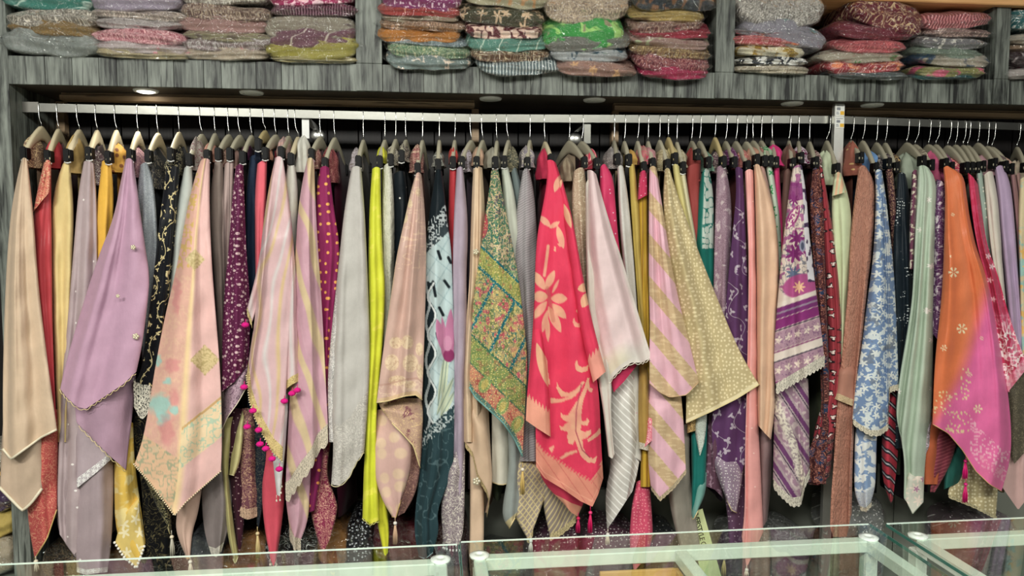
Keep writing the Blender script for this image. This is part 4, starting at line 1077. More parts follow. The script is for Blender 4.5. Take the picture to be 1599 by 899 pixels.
O(410, (414.5, 201.6), (404, 226), 'the navy outfit', 'narrow navy blue outfit between the plum dotted and coral ones', (10, 16, 28), (406, 238, 7, 16, F((18, 26, 42))),
  [P('drape', F((24, 40, 62), rough=.6), 2.6, '390,246 384,300 381,380 384,500 386,640', '402,244 400,300 399,380 402,500 404,640', None, 1.6, .01),
   P('tail', F((28, 36, 46), ('line', (90, 90, 80), (10, .08))), 3.6, '396,640 398,720 400,780 401,818', '414,640 420,720 412,780 404,824', None, 1.2, .008)], extra=[('tassel', 402, 828, 872, 4.2, (206, 186, 130), (214, 196, 150))], tone=3)
O(428, (431, 208), (415, 240), 'the coral outfit', 'coral pink outfit right of the navy one, drop beads along its low tail', (120, 24, 40), (419, 238, 5, 8, F((226, 170, 140))),
  [P('drape', F((226, 88, 104), rough=.6), 3.4, '402,256 398,300 398,380 400,480 404,600', '417,252 416,310 413,360 412,480 412,600', None, 1.6, .011),
   P('tail', F((206, 62, 84), rough=.5), 4.4, '416,700 408,760 412,820 422,872', '438,700 446,760 440,820 432,872', '427,884', 1.6, .008, [('drops', (236, 226, 206), .003, .012)])], tone=1)
O(449, (451, 210), (440, 239), 'the silver and gold striped scarf', 'pink scarf with silver and gold shot stripes, magenta pompoms along gold braid', (140, 110, 104), (444, 228, 8, 13, F((190, 150, 140), ('line', (120, 130, 140), (7, .12)))),
  [P('silver_lining', F((214, 212, 212), rough=.35), 7.0, '420,640 424,700 432,772', '452,600 446,700 440,750', '437,775', 1.0, .006, ('drops', (230, 220, 200), .0026, .014)),
   P('left_corner', dict(c=(0, 0, 0), pats=(), rough=.32), 7.0, '428,300 412,360 400,430 386,480', '436,320 420,400 408,460 394,502', None, 1.2, .006, ('lace', (222, 204, 140), .016, .02), fn=pr_silverpink),
   P('right_corner', dict(c=(0, 0, 0), pats=(), rough=.32, border=((13, (218, 198, 132), (('line', (170, 146, 90), (4, .2)),)),)), 7.6, '446,330 446,420 444,520 441,612', '454,330 462,420 464,520 469,594', '456,600', 1.4, .009, fn=pr_silverpink),
   P('drape', dict(c=(0, 0, 0), pats=(), rough=.3, spec=.5, border=((22, (218, 198, 132), (('line', (170, 146, 90), (4, .2)),)),)), 8.4, '430,246 422,280 412,340 404,420 398,500 391,544 385,586', '442,248 450,300 456,360 455,440 452,520 446,620 441,720', '390,628 398,652 410,678 426,706', 2.4, .014, ('beads', (230, 216, 176), .002, .008), fn=pr_silverpink, seed=5)],
  extra=[('pom', 383, 507, 7.6), ('pom', 381, 604, 8.4), ('pom', 395, 641, 8.6), ('pom', 386, 666, 7.8), ('pom', 404, 671, 8.6), ('pom', 406, 693, 8.6), ('pom', 415, 700, 8.6), ('pom', 425, 716, 8.6), ('pom', 436, 732, 8.6), ('pom', 444, 626, 8.0), ('pom', 456, 614, 8.0), ('pom', 464, 609, 8.0)], tone=1)
O(460, (465.6, 211.5), (455, 249), 'the off-white outfit', 'off-white outfit between the two pink and gold striped scarves', (120, 118, 106), (474, 236, 10, 22, F((204, 202, 190))),
  [P('drape', F((216, 216, 204), rough=.55), 4.4, '449,260 442,300 440,380 444,480 448,620', '461,260 466,300 464,380 462,480 462,620', None, 1.6, .01)], tone=0)
O(499, (500.7, 211), (487, 242), 'the pink and gold striped scarf', 'dusty pink scarf with soft gold stripes and a heavy cream floral lace hem', (100, 70, 76), (494, 244, 8, 14, F((150, 90, 90), ('line', (210, 180, 150), (7, .12)))),
  [P('under_layer', dict(c=(0, 0, 0), pats=(), rough=.4), 5.6, '450,680 446,740 446,780 452,822', '488,680 484,760 482,810 470,842', '460,840', 1.5, .009, ('lace', (222, 206, 182), .03, .03), fn=pr_pinkgold),
   P('drape', dict(c=(0, 0, 0), pats=(), rough=.38), 7.4, '480,248 473,278 465,330 461,400 456,460 457,540 452,620 446,756', '491,250 492,300 496,380 501,450 505,520 509,600 512,664', '452,752 470,724 486,704 496,680', 2.2, .014, ('lace', (230, 216, 192), .045, .034), fn=pr_pinkgold, seed=9)], tone=1)
O(521, (523, 212.4), (508, 256), 'the wine bandhani outfit', 'wine red outfit with tie-dyed yellow dots and a brocade swirl at its foot', (60, 8, 34), (517, 252, 10, 22, F((116, 44, 52), ('line', (170, 110, 100), (6, .14)))),
  [P('brocade_tail', F((136, 36, 72), ('line', (214, 160, 140), (7, .16)), rough=.4), 4.6, '490,690 484,760 484,800 500,856', '520,670 508,740 526,780 527,800 516,840', '506,860', 1.8, .011),
   P('inner_strip', F((120, 14, 76), ('dots', (236, 150, 60), (17, 2.2, .5)), rough=.5), 5.2, '486,690 484,760 482,800', '506,690 502,740 492,796', None, 1.2, .006),
   P('drape', F((140, 18, 84), ('dots', (240, 170, 70), (15, 2.3, .45)), rough=.55), 5.4, '500,262 493,300 494,400 498,500 500,690', '514,262 522,330 531,384 527,430 517,520 514,690', None, 2.2, .012)], tone=1)
O(567, (567.5, 216), (560, 253), 'the silver grey outfit', 'silver grey outfit with raised white embroidery along its side and hem', (90, 86, 84), (557, 246, 8, 14, F((172, 164, 168), ('line', (120, 110, 100), (7, .12)))),
  [P('side_border', F((176, 172, 170), ('line', (222, 218, 212), (7, .2)), rough=.6, crinkle=.6), 6.6, '534,360 526,440 516,530 511,600 514,690', '544,360 538,440 530,540 524,600 526,690', None, 1.0, .006),
   P('drape', F((184, 180, 174), ('line', (194, 190, 184), (4, .1), .5), border=((95, (176, 171, 164), (('line', (204, 199, 190), (7, .2)),)),), rough=.5), 7.4, '549,262 545,282 536,340 530,400 523,480 519,560 518,640 521,700 517,756', '564,262 569,320 573,400 576,480 578,560 574,640 569,704', '530,758 544,746 556,722', 2.2, .013, ('scallop', (196, 186, 150), .0016, .03, .004))], tone=1)
O(601, (601, 216), (593, 253), 'the neon lime outfit', 'neon lime yellow outfit hanging long and narrow, beaded tip', (110, 112, 8), (597, 240, 7, 11, F((190, 190, 20))),
  [P('long_tail', F((206, 206, 10), rough=.4), 5.2, '584,740 584,790 594,840 599,864', '596,700 604,790 608,830 606,862', '602,868', 1.2, .008),
   P('drape', F((210, 214, 18), ('blob', (224, 220, 60), (18, .6)), rough=.42), 6.4, '581,264 577,320 575,400 576,460 577,520 573,600 571,680 568,730 566,808', '594,263 595,330 598,400 602,450 599,520 594,580 587,650 588,720 592,812', '578,818', 1.8, .011, ('scallop', (206, 200, 120), .0014, .016, .004))], tone=1)
O(618, (618, 215), (610, 250), 'the sage-white textured outfit', 'narrow sage-white textured outfit between the lime and black ones', (96, 94, 80), (613, 241, 8, 12, F((214, 206, 186), ('line', (90, 86, 80), (7, .14)))),
  [P('drape', F((196, 196, 178), ('line', (214, 212, 196), (4, .25)), rough=.7, crinkle=.6), 4.4, '599,260 597,320 598,400 600,500 596,640', '611,256 616,320 616,420 612,520 610,640', None, 1.6, .009)], tone=1)
O(633, (634, 216), (627, 244), 'the black beaded outfit', 'black outfit with pearl beads left of the rose-gold brocade scarf', (10, 14, 18), (630, 236, 7, 12, F((60, 56, 54), ('line', (210, 200, 180), (6, .16)))),
  [P('drape', F((20, 28, 34), ('dots', (216, 214, 206), (26, 1.4, .8)), rough=.5), 3.4, '615,272 615,340 612,440 612,640', '632,268 637,310 634,380 630,640', None, 1.6, .01)], tone=1)
O(660, (659.7, 216.6), (652, 264), 'the rose-gold brocade scarf', 'rose-gold brocade scarf with round woven medallions, fold turned up at the hem', (104, 70, 62), (652, 244, 9, 17, F((150, 92, 90), ('line', (220, 190, 160), (8, .1)))),
  [P('dark_lining', F((120, 84, 80), ('line', (170, 130, 110), (9, .1)), rough=.35), 6.4, '634,640 624,720 620,806', '661,640 658,720 650,770 632,800', None, 1.2, .008),
   P('under_layer', F((206, 166, 156), ('dots', (222, 196, 156), (27, 8.5, .6), .6), rough=.36), 7.0, '588,640 583,700 584,740 596,780 612,806', '636,640 646,690 640,740 626,780', '618,808', 1.5, .01, ('cord', GOLD, .0016)),
   P('turned_fold', F((186, 150, 128), ('blob', (136, 84, 92), (24, .57)), ('line', (220, 190, 140), (10, .08)), rough=.33), 7.6, '590,628 596,640 612,660', '659,622 661,650 658,690 656,730', '628,676 646,696', 1.3, .008, ('cord', PGOLD, .002)),
   P('drape', dict(c=(0, 0, 0), pats=(), rough=.33, spec=.5, border=((6, (206, 176, 140)),)), 8.3, '649,272 641,300 630,350 619,400 612,450 602,520 595,572 588,628', '658,272 663,320 666,380 665,450 663,520 661,580 659,624', '604,626 632,618 650,616', 2.2, .014, ('cord', PGOLD, .002), fn=pr_rose, seed=3)],
  extra=[('tassel', 617, 812, 850, 7.2, (206, 170, 140), (226, 222, 214))], tone=1)
O(686, (686, 216.6), (684, 258), 'the ice blue lily scarf', 'dark teal and ice blue printed scarf with a pink lily', (16, 26, 30), (684, 246, 8, 10, F((150, 150, 140), ('line', (60, 60, 56), (7, .14)))),
  [P('drape', dict(c=(0, 0, 0), pats=(), rough=.45), 6.3, '680,267 677,290 669,340 664,400 663,450 662,520 661,600 660,690 655,740 648,800 647,836 654,868', '690,267 694,300 699,350 705,390 707,450 709,520 710,600 709,700 707,735 694,768 682,800 686,828 676,862', '664,872', 2, .011, ('cord', (150, 170, 176), .0013), fn=pr_iceblue)], tone=1)
O(711, (710, 216.6), (707, 254), 'the red outfit', 'narrow scarlet red outfit right of the ice blue lily scarf', (90, 10, 18), (708, 240, 6, 10, F((180, 50, 40))),
  [P('drape', F((178, 28, 40), rough=.5), 3.4, '702,262 700,330 702,420 700,560', '713,262 716,330 718,420 716,560', None, 1.3, .008)], tone=1)
O(734, (736, 216.6), (721, 254), 'the lavender-grey outfit', 'lavender-grey outfit with silver beaded sprays and drop fringe at its foot', (80, 70, 82), (728, 246, 9, 16, F((160, 150, 160), ('line', (100, 90, 80), (7, .14)))),
  [P('beaded_tail', F((140, 126, 132), ('line', (214, 206, 194), (9, .14)), rough=.45), 6.0, '710,690 694,756 688,790 692,846', '726,690 726,760 724,830 718,850', '704,850', 1.4, .008, [('drops', (226, 226, 222), .003, .009)]),
   P('drape', F((166, 150, 166), rough=.5), 5.4, '713,264 709,330 707,400 708,480 708,560 709,640 708,760', '723,262 729,320 731,370 728,430 729,480 727,550 724,620 725,680 724,780', None, 1.8, .011)], tone=1)
O(752, (754, 216.6), (744, 254), 'the peach-beige pleated outfit', 'peach-beige finely pleated outfit left of the multicoloured scarf, gold edged layers', (120, 96, 76), (747, 242, 9, 12, F((180, 146, 120))),
  [P('tail', F((214, 184, 154), rough=.5), 4.4, '732,640 734,720 734,800 733,868', '756,640 754,720 756,800 755,868', None, 1.0, .007),
   P('gold_edged_layer', F((206, 176, 146), rough=.5), 5.0, '727,620 726,690', '763,640 766,700 770,760 760,800', '738,706 746,740 760,764 764,780', 1.6, .01, ('lace', (196, 172, 120), .012, .02)),
   P('drape', F((216, 188, 156), ('strp', (176, 146, 116), (13, .16, 0)), rough=.5), 4.9, '739,264 736,320 734,400 733,440 728,500 722,560 721,604 724,690', '753,262 758,330 756,400 754,460 752,540 756,690', None, 3, .012)], extra=[('gem', 743, 393, 5.4, 5), ('gem', 744, 751, 5.4, 7)], tone=1)
O(775, (776, 217.5), (773, 254), 'the multicoloured scarf', 'teal, orange and green kantha patterned scarf with corded pointed hem', (60, 70, 50), (769, 244, 11, 13, F((150, 146, 130))),
  [P('drape', dict(c=(0, 0, 0), pats=(('line', (30, 96, 92), (5, .09), .75), ('dots', (226, 206, 130), (4.5, .8, .9), .8)), rough=.6, crinkle=.5), 7.3, '767,267 765,290 757,340 749,400 742,440 737,500 735,550 733,604', '778,266 788,320 796,360 804,400 812,450 818,500 824,560 822,600 819,650 816,712', '742,620 762,638 786,660 804,686', 2.4, .015, ('cord', (110, 156, 150), .003), fn=pr_multi, seed=8),
   P('white_kurta', F((206, 202, 186), rough=.5), 3.6, '768,560 768,640 768,752', '796,560 795,680 794,754', '782,757', 1.6, .008, ('cord', (196, 180, 140), .002))], extra=[('tassel', 816, 728, 772, 7.0, (206, 176, 104), (230, 220, 200))], tone=1)
O(791, (794, 216.6), (787, 253), 'the pale sage outfit', 'pale sage outfit with gold lace, right of the multicoloured scarf', (92, 96, 84), (798, 246, 10, 16, F((70, 72, 62), ('line', (150, 140, 110), (7, .14)))),
  [P('drape', F((190, 196, 180), rough=.45), 3.9, '783,262 786,320 790,400 800,560', '794,262 803,300 810,350 817,440 824,560', None, 1.6, .009),
   P('inner_sleeve', F((104, 116, 116), rough=.5), 3.0, '798,270 806,320 812,400 820,520', '806,262 818,300 822,350 828,520', None, 1.2, .008),
   P('tail', F((150, 158, 154), rough=.45, border=((9, (200, 186, 140)),)), 4.4, '792,660 796,730 784,790 786,812 795,824', '812,660 814,740 812,790 804,808', None, 1.4, .009, ('cord', PGOLD, .0022))], tone=1)
O(828, (827.4, 216.6), (823, 255), 'the ribbed lavender-grey outfit', 'lavender-grey ribbed outfit left of the hot pink scarf, gold zigzag lace below', (84, 80, 82), (822, 242, 10, 14, F((132, 124, 132), ('line', (200, 190, 170), (8, .12)))),
  [P('drape', F((166, 160, 162), ('strp', (140, 134, 138), (3.4, .4, 62)), rough=.5), 4.7, '816,268 809,310 804,360 802,410 808,480 812,600 812,720', '826,264 834,300 838,350 840,420 842,520 844,720', None, 1.6, .011),
   P('zigzag_hem', F((160, 146, 134), ('strp', (208, 190, 140), (6, .35, 40)), ('strp', (208, 190, 140), (9, .2, -40)), rough=.55), 4.2, '802,700 796,760 800,800 822,838', '858,690 862,740 850,780 832,828', '827,840', 1.4, .008, ('lace', (208, 190, 140), .012, .02)),
   P('zigzag_corner', F((150, 136, 126), ('strp', (208, 190, 140), (6, .35, 30)), rough=.55), 3.7, '846,740 848,790 858,834', '880,740 890,780 899,806', '876,826', 1.2, .007, ('lace', (208, 190, 140), .016, .02))], extra=[('tassel', 829, 842, 862, 5.0, (226, 222, 214), (236, 236, 232))], tone=1)
O(850, (851, 219), (860, 250), 'the hot pink scarf', 'hot pink silk scarf with large gold lily and scroll motifs, gold border, pink tassels', (130, 4, 44), (849, 252, 10, 19, F((190, 8, 66))),
  [P('lower_fold', F((206, 20, 72), border=((15, (226, 150, 120)),), rough=.4), 6.6, '838,670 840,730 850,756 880,786', '916,670 918,740 914,780 902,806', '892,800', 1.2, .006),
   P('left_corner', dict(c=(0, 0, 0), pats=(), rough=.55, sheen=.0, spec=.25), 9.5, '834,472 831,530 824,600 821,656', '838,472 848,530 857,600 860,682', '838,668', 1.2, .008, fn=pr_hotpink_left),
   P('right_corner', dict(c=(0, 0, 0), pats=(), rough=.55, sheen=.0, spec=.25), 9.7, '872,290 886,380 898,470 912,540 926,597', '878,280 894,340 908,420 922,490 936,545 946,580', None, 1.1, .008, fn=pr_hotpink_right),
   P('drape', dict(c=(0, 0, 0), pats=(), rough=.55, sheen=.0, spec=.25), 9.0, '853,251 855,280 846,330 838,370 835,430 834,520 836,640 837,728', '868,254 880,290 891,340 899,400 908,450 918,510 928,560 936,620 938,680 942,746', '850,746 880,764 906,782 925,791 934,772', 2.4, .017, fn=pr_hotpink, seed=14)],
  extra=[('tassel', 903, 806, 832, 8.2, (186, 12, 84), (200, 20, 80)), ('tassel', 922, 796, 832, 9.2, (206, 8, 90), (226, 60, 120))], tone=0)
O(890, (889, 217.5), (912, 254), 'the blush organza scarf', 'blush and white organza scarf flaring to the right with a scalloped edge, beige kurta behind', (140, 122, 100), (884, 262, 9, 15, F((150, 134, 110))),
  [P('embroidered_kurta', F((186, 164, 136), ('line', (226, 214, 186), (14, .08)), rough=.5), 5.0, '896,268 892,310 896,370 902,440 912,640', '912,262 920,320 924,400 926,500 930,640', None, 1.8, .01),
   P('white_border', F((214, 208, 196), rough=.4, sheer=.12), 7.9, '914,290 915,400 918,500 930,570 942,640 950,712', '920,280 930,400 940,500 956,590 954,650 960,708', '956,716', 1.4, .009),
   P('drape', dict(c=(0, 0, 0), pats=(), rough=.42, sheen=.3), 8.6, '917,266 918,320 918,400 922,480 934,560 950,598', '931,272 941,310 956,360 970,400 985,450 1000,500 1012,540 1018,558', '958,588 970,576 986,566 1002,566', 2.2, .017, ('scallop', (236, 228, 210), .0011, .022, .005), fn=pr_blush, seed=6)], tone=2)
O(911, (908.5, 218.4), (931, 256), 'the deep magenta outfit', 'deep magenta outfit with white sequins behind the blush organza scarf', (100, 4, 40), (922, 246, 9, 13, F((196, 40, 70), ('strp', (236, 150, 150), (6, .3, 30)))),
  [P('drape', F((204, 14, 86), ('dots', (236, 180, 200), (18, 1.0, 1.0)), rough=.4), 5.4, '937,262 936,320 946,380 962,450 980,560', '946,257 958,276 962,330 968,400 984,480 996,560', None, 1.6, .01),
   P('lower_edge', F((206, 10, 84), rough=.4), 7.0, '950,590 956,604 958,612', '990,560 994,570 998,566', '974,596', 1.0, .004)], tone=2)
O(960, (959, 217), (963, 249), 'the silver striped outfit', 'silver white outfit with fine white stripes, long pointed tip near the middle counter', (104, 102, 98), (956, 244, 12, 14, F((130, 124, 122), ('line', (200, 190, 180), (7, .1)))),
  [P('drape', F((200, 198, 190), ('line', (214, 212, 206), (4, .2), .5), rough=.45), 5.0, '964,262 966,320 970,380 976,440 984,560', '973,260 980,300 986,360 992,440 1000,560', None, 1.8, .011),
   P('tail', F((200, 196, 188), ('strp', (236, 234, 228), (8, .22, -42)), rough=.45), 5.6, '950,580 944,660 956,720 944,770 948,826', '996,560 1001,640 1000,720 988,766', '958,812', 1.8, .011),
   P('painted_panel', F((192, 188, 178), ('blob', (186, 146, 150), (16, .66)), rough=.5), 5.0, '968,580 972,640 972,700', '1000,560 1002,640 1001,720', None, 1.4, .008)], extra=[('tassel', 949, 832, 850, 6.0, (226, 214, 190), (236, 232, 224))], tone=2)
O(977, (975, 218.4), (981, 250), 'the olive mustard outfit', 'narrow olive mustard outfit with small white lace cuffs', (96, 80, 28), (983, 244, 8, 10, F((176, 136, 60))),
  [P('drape', F((188, 162, 72), rough=.5), 4.5, '982,260 985,320 990,400 998,500 1000,560', '991,258 998,320 1002,400 1008,500 1012,560', None, 1.4, .009),
   P('tail', F((170, 134, 60), rough=.45, border=((10, (222, 214, 196), (('line', (150, 140, 120), (4, .2)),)),)), 6.2, '998,560 996,640 998,700', '1012,560 1014,640 1014,704', None, 1.2, .007)], tone=1)
O(998, (995.6, 218), (1004, 262), 'the yellow and crimson outfit', 'yellow pleated outfit with a crimson top and a dotted pink lower tail', (110, 84, 10), (1003, 240, 9, 12, F((170, 120, 110), ('line', (206, 40, 90), (8, .16)))),
  [P('crimson_yoke', F((198, 30, 84), ('dots', (240, 170, 190), (9, .9, .9))), 5.0, '999,270 997,290 996,312', '1010,268 1011,290 1011,304', None, 1.2, .006),
   P('drape', F((204, 164, 28), ('strp', (160, 116, 14), (7, .24, 0)), rough=.45), 4.6, '998,290 996,340 998,420 1002,520 1000,760', '1011,288 1012,340 1013,420 1015,520 1016,760', None, 2, .01),
   P('pink_tail', F((206, 62, 98), ('dots', (240, 140, 150), (5, 1.0, .8)), border=((12, (224, 110, 130)),), rough=.5), 5.0, '994,752 986,790 982,850 990,892', '1014,752 1018,800 1020,844 1004,876', None, 1.4, .008),
   P('pink_cuff', F((214, 96, 118), ('line', (240, 190, 190), (6, .16))), 6.4, '1010,640 1008,680 1004,700', '1024,640 1022,670 1022,684', None, 1.0, .006)], tone=1)
O(1013, (1012, 218.4), (1018, 256), 'the pink and gold banded scarf', 'baby pink silk scarf with wide diagonal gold bands left of the dotted beige one', (150, 104, 108), (1012, 241, 8, 11, F((176, 124, 126))),
  [P('under_layer', dict(c=(0, 0, 0), pats=(), rough=.36), 7.2, '1012,580 1010,660 1012,720 1016,758', '1060,580 1068,660 1071,732', '1030,776 1052,756', 1.6, .01, ('lace', (206, 186, 150), .01, .016), fn=pr_bands),
   P('drape', dict(c=(0, 0, 0), pats=(), rough=.34, spec=.5), 8.0, '1014,262 1013,310 1013,380 1013,440 1015,500 1014,560 1014,598', '1025,262 1034,320 1046,400 1060,470 1078,540 1091,596', '1030,612 1046,620 1072,616', 2.2, .015, ('cord', (196, 166, 126), .0015), fn=pr_bands, seed=2)], tone=1)
O(1031, (1030, 216.6), (1041, 258), 'the beige dotted scarf', 'beige-gold gauze scarf with rows of cream dots flaring to the right', (110, 98, 70), (1034, 246, 9, 15, F((150, 136, 100), ('line', (206, 196, 160), (7, .14)))),
  [P('under_layer', F((150, 142, 130), rough=.6), 4.2, '1040,680 1042,760 1048,800 1062,856', '1078,660 1076,740 1086,800 1094,858', None, 1.6, .01, ('cord', GOLD, .002)),
   P('drape', F((190, 172, 126), ('dots', (224, 208, 164), (6.4, 1.7, .62)), rough=.5, border=((5, (222, 208, 166)),)), 7.2, '1038,265 1035,310 1040,380 1052,440 1066,520 1072,600 1071,660', '1046,265 1060,310 1075,350 1090,390 1104,426 1122,470 1142,520 1162,562 1185,600', '1110,642 1150,622', 2.2, .016, ('cord', (214, 200, 150), .0018), seed=12)], tone=1)
O(1044, (1043.6, 212.4), (1053, 248), 'the straw yellow outfit', 'narrow straw yellow outfit behind the beige dotted scarf', (110, 102, 60), (1048, 240, 8, 12, F((196, 180, 120))),
  [P('drape', F((204, 192, 122), rough=.5), 4.6, '1050,258 1056,310 1066,360 1080,440', '1061,260 1070,310 1080,360 1092,440', None, 1.4, .008)], tone=3)
O(1058, (1057, 219.6), (1065, 262), 'the cream-olive outfit', 'thin cream-olive outfit between straw yellow and brick red ones', (110, 104, 80), (1062, 246, 7, 12, F((176, 168, 140), ('line', (120, 110, 80), (7, .14)))),
  [P('drape', F((206, 198, 160), rough=.5), 4.0, '1062,270 1070,320 1080,380 1092,460', '1070,270 1078,320 1088,380 1100,460', None, 1.2, .007)], tone=1)
O(1082, (1080, 218), (1088, 242), 'the brick red outfit', 'brick red outfit with a broad shoulder left of the teal one', (90, 30, 28), (1080, 252, 9, 22, F((156, 58, 52))),
  [P('drape', F((146, 52, 48), rough=.6), 3.0, '1072,262 1074,310 1080,370 1090,480', '1094,256 1092,310 1090,370 1098,480', None, 1.6, .009)], tone=2)
O(1095, (1092.4, 218), (1105, 254), 'the teal green outfit', 'teal green outfit with a silver leaf-printed panel', (4, 50, 46), (1102, 250, 8, 13, F((120, 150, 130), ('line', (40, 100, 80), (7, .14)))),
  [P('drape', dict(c=(0, 0, 0), pats=(), rough=.4), 3.8, '1095,272 1088,330 1084,380 1090,440 1096,640', '1107,262 1114,300 1115,350 1114,440 1116,640', None, 1.8, .01, fn=pr_teal),
   P('tail', F((12, 108, 100), rough=.45), 4.8, '1078,640 1080,720 1080,790', '1104,640 1104,700 1100,770', '1082,806', 1.4, .009),
   P('silver_tail', F((196, 204, 192), ('line', (140, 150, 140), (7, .1)), rough=.4), 5.4, '1086,620 1084,670 1090,700', '1104,610 1104,660 1100,690', '1093,712', 1.0, .006),
   P('gold_edged_tip', F((110, 160, 150), rough=.35), 5.2, '1100,740 1086,760 1079,790 1080,806', '1104,740 1102,770 1090,796', '1082,812', 1.0, .006, ('cord', PGOLD, .0016)),
   P('patterned_cuff', F((190, 156, 96), ('line', (110, 90, 50), (6, .16))), 5.0, '1072,650 1073,676', '1087,646 1087,672', None, 1.0, .005)], tone=2)
O(1118, (1116.4, 212.4), (1128, 253), 'the mauve shimmer outfit', 'mauve shimmering velvet-like outfit with pale blotches right of the teal one', (60, 42, 52), (1122, 250, 11, 15, F((100, 72, 84), ('line', (190, 176, 160), (8, .12)))),
  [P('drape', F((138, 108, 124), ('blob', (196, 180, 180), (16, .6)), ('line', (166, 140, 150), (5, .16)), rough=.32), 4.4, '1119,262 1117,330 1115,400 1114,500 1114,650', '1133,260 1141,300 1143,350 1140,420 1138,520 1138,650', None, 2, .012),
   P('tail', F((98, 66, 82), ('blob', (150, 120, 136), (10, .58)), rough=.35), 4.0, '1106,640 1104,700 1100,758', '1124,640 1124,700 1130,778', '1116,764', 1.4, .009)], tone=3)
O(1136, (1133, 218.4), (1145, 254), 'the purple vine outfit', 'royal purple outfit embroidered with silver vines, grey beaded pointed hem', (40, 18, 44), (1139, 242, 9, 12, F((88, 40, 80), ('line', (150, 110, 140), (8, .1)))),
  [P('drape', F((92, 54, 98), ('vine', (184, 170, 184), (36, .45, -14)), rough=.42), 5.2, '1148,262 1150,300 1144,360 1138,420 1132,490 1126,560 1112,640 1111,690 1118,720', '1160,265 1163,320 1166,400 1169,480 1170,560 1168,660 1164,720', '1140,790', 2.2, .012),
   P('beaded_hem', F((148, 128, 146), ('dots', (222, 216, 214), (5, .9, .8)), rough=.4), 5.8, '1111,698 1118,740 1134,778', '1164,716 1160,742 1150,800', '1142,796', 1.2, .008, ('cord', (214, 196, 160), .0018)),
   P('inner_tail', F((96, 66, 92), ('dots', (180, 160, 176), (9, .9, .9)), rough=.45), 4.6, '1126,740 1136,800 1138,850', '1164,720 1166,800 1162,858', None, 1.4, .008)], extra=[('tassel', 1131, 868, 899, 5.2, (190, 170, 110), (222, 216, 210))], tone=2)
O(1152, (1149, 218.4), (1166, 260), 'the coral satin outfit', 'coral pink satin strip hanging long and narrow to a beaded point', (130, 70, 66), (1158, 246, 9, 12, F((176, 96, 90), ('line', (206, 160, 140), (8, .1)))),
  [P('drape', F((232, 158, 152), ('dots', (246, 200, 190), (34, 1.2, .9)), rough=.3, spec=.55), 6.2, '1163,268 1166,330 1169,400 1168,500 1166,600 1163,700 1163,800 1158,836', '1176,266 1179,330 1181,420 1182,520 1183,640 1188,740 1192,830', '1166,886', 1.6, .01)], extra=[('tassel', 1166, 888, 899, 6.4, (236, 226, 214), (240, 236, 230))], tone=2)
O(1167, (1165, 219), (1180, 250), 'the apricot satin outfit', 'apricot tan satin scarf with a broad plain front', (130, 98, 76), (1172, 241, 9, 12, F((170, 124, 102))),
  [P('inner_tail', F((130, 104, 104), rough=.5), 4.8, '1184,640 1186,740 1188,816', '1206,640 1206,740 1198,812', '1192,822', 1.2, .007),
   P('drape', F((218, 178, 146), rough=.32, spec=.5), 6.8, '1177,259 1179,300 1181,380 1182,450 1182,540 1183,640 1184,664', '1187,259 1204,306 1214,360 1217,420 1213,480 1210,560 1210,640 1204,686', '1194,676', 1.8, .013)], tone=1)
O(1176, (1176, 217.5), (1192, 252), 'the dusty rose outfit', 'thin dusty rose outfit tucked behind the apricot satin one', (90, 64, 60), (1183, 238, 6, 9, F((150, 100, 92))),
  [P('drape', F((178, 136, 124), rough=.5), 4.0, '1186,262 1194,300 1204,360 1212,480', '1194,262 1203,300 1214,360 1220,480', None, 1.2, .007)], tone=2)
O(1190, (1188.5, 217.5), (1201, 252), 'the white and green outfit', 'white outfit with small green sprigs behind the apricot satin one', (90, 100, 88), (1192, 238, 8, 10, F((150, 170, 140), ('blob', (40, 120, 70), (8, .55)))),
  [P('drape', F((186, 204, 184), ('flow', (60, 150, 90), (16, 5, 4, .8)), rough=.5), 3.6, '1196,262 1203,300 1211,350 1218,480', '1206,262 1213,300 1220,350 1226,480', None, 1.2, .008)], tone=2)
O(1206, (1206, 217.5), (1210, 254), 'the magenta sleeve outfit', 'bright magenta outfit showing a gathered shoulder beside the brown one', (100, 0, 50), (1207, 240, 10, 14, F((206, 0, 108))),
  [P('drape', F((196, 6, 100), rough=.5), 3.2, '1208,262 1211,300 1216,360 1222,480', '1217,262 1219,300 1224,360 1230,480', None, 1.0, .007)], tone=2)
O(1235, (1232, 217.5), (1236, 256), 'the brown outfit', 'brown outfit with a tall shoulder left of the purple floral scarf', (66, 46, 40), (1231, 250, 9, 24, F((124, 92, 80))),
  [P('drape', F((112, 82, 74), rough=.6), 3.0, '1224,268 1220,320 1219,380 1222,500', '1238,264 1238,320 1238,380 1240,500', None, 1.4, .009)], tone=2)
O(1248, (1247, 218.4), (1249, 247), 'the purple floral scarf', 'cream scarf with purple flowers, purple cross bands and white crochet hem', (80, 40, 72), (1247, 240, 9, 12, F((196, 180, 190), ('line', (110, 20, 70), (9, .2)))),
  [P('under_layer', dict(c=(0, 0, 0), pats=(), rough=.55), 7.2, '1209,600 1208,680 1207,748', '1262,590 1264,660 1264,732', '1216,760 1236,778 1250,776 1256,748', 2, .011, ('lace', (226, 218, 200), .022, .016), fn=pr_purple_low),
   P('drape', dict(c=(0, 0, 0), pats=(), rough=.55), 8.0, '1238,263 1233,290 1226,350 1220,400 1215,460 1210,520 1208,570 1211,600', '1252,258 1259,300 1263,360 1268,400 1275,460 1282,510 1287,556', '1232,588 1262,570', 2, .013, ('lace', (226, 218, 200), .026, .016), fn=pr_purple)], tone=2)
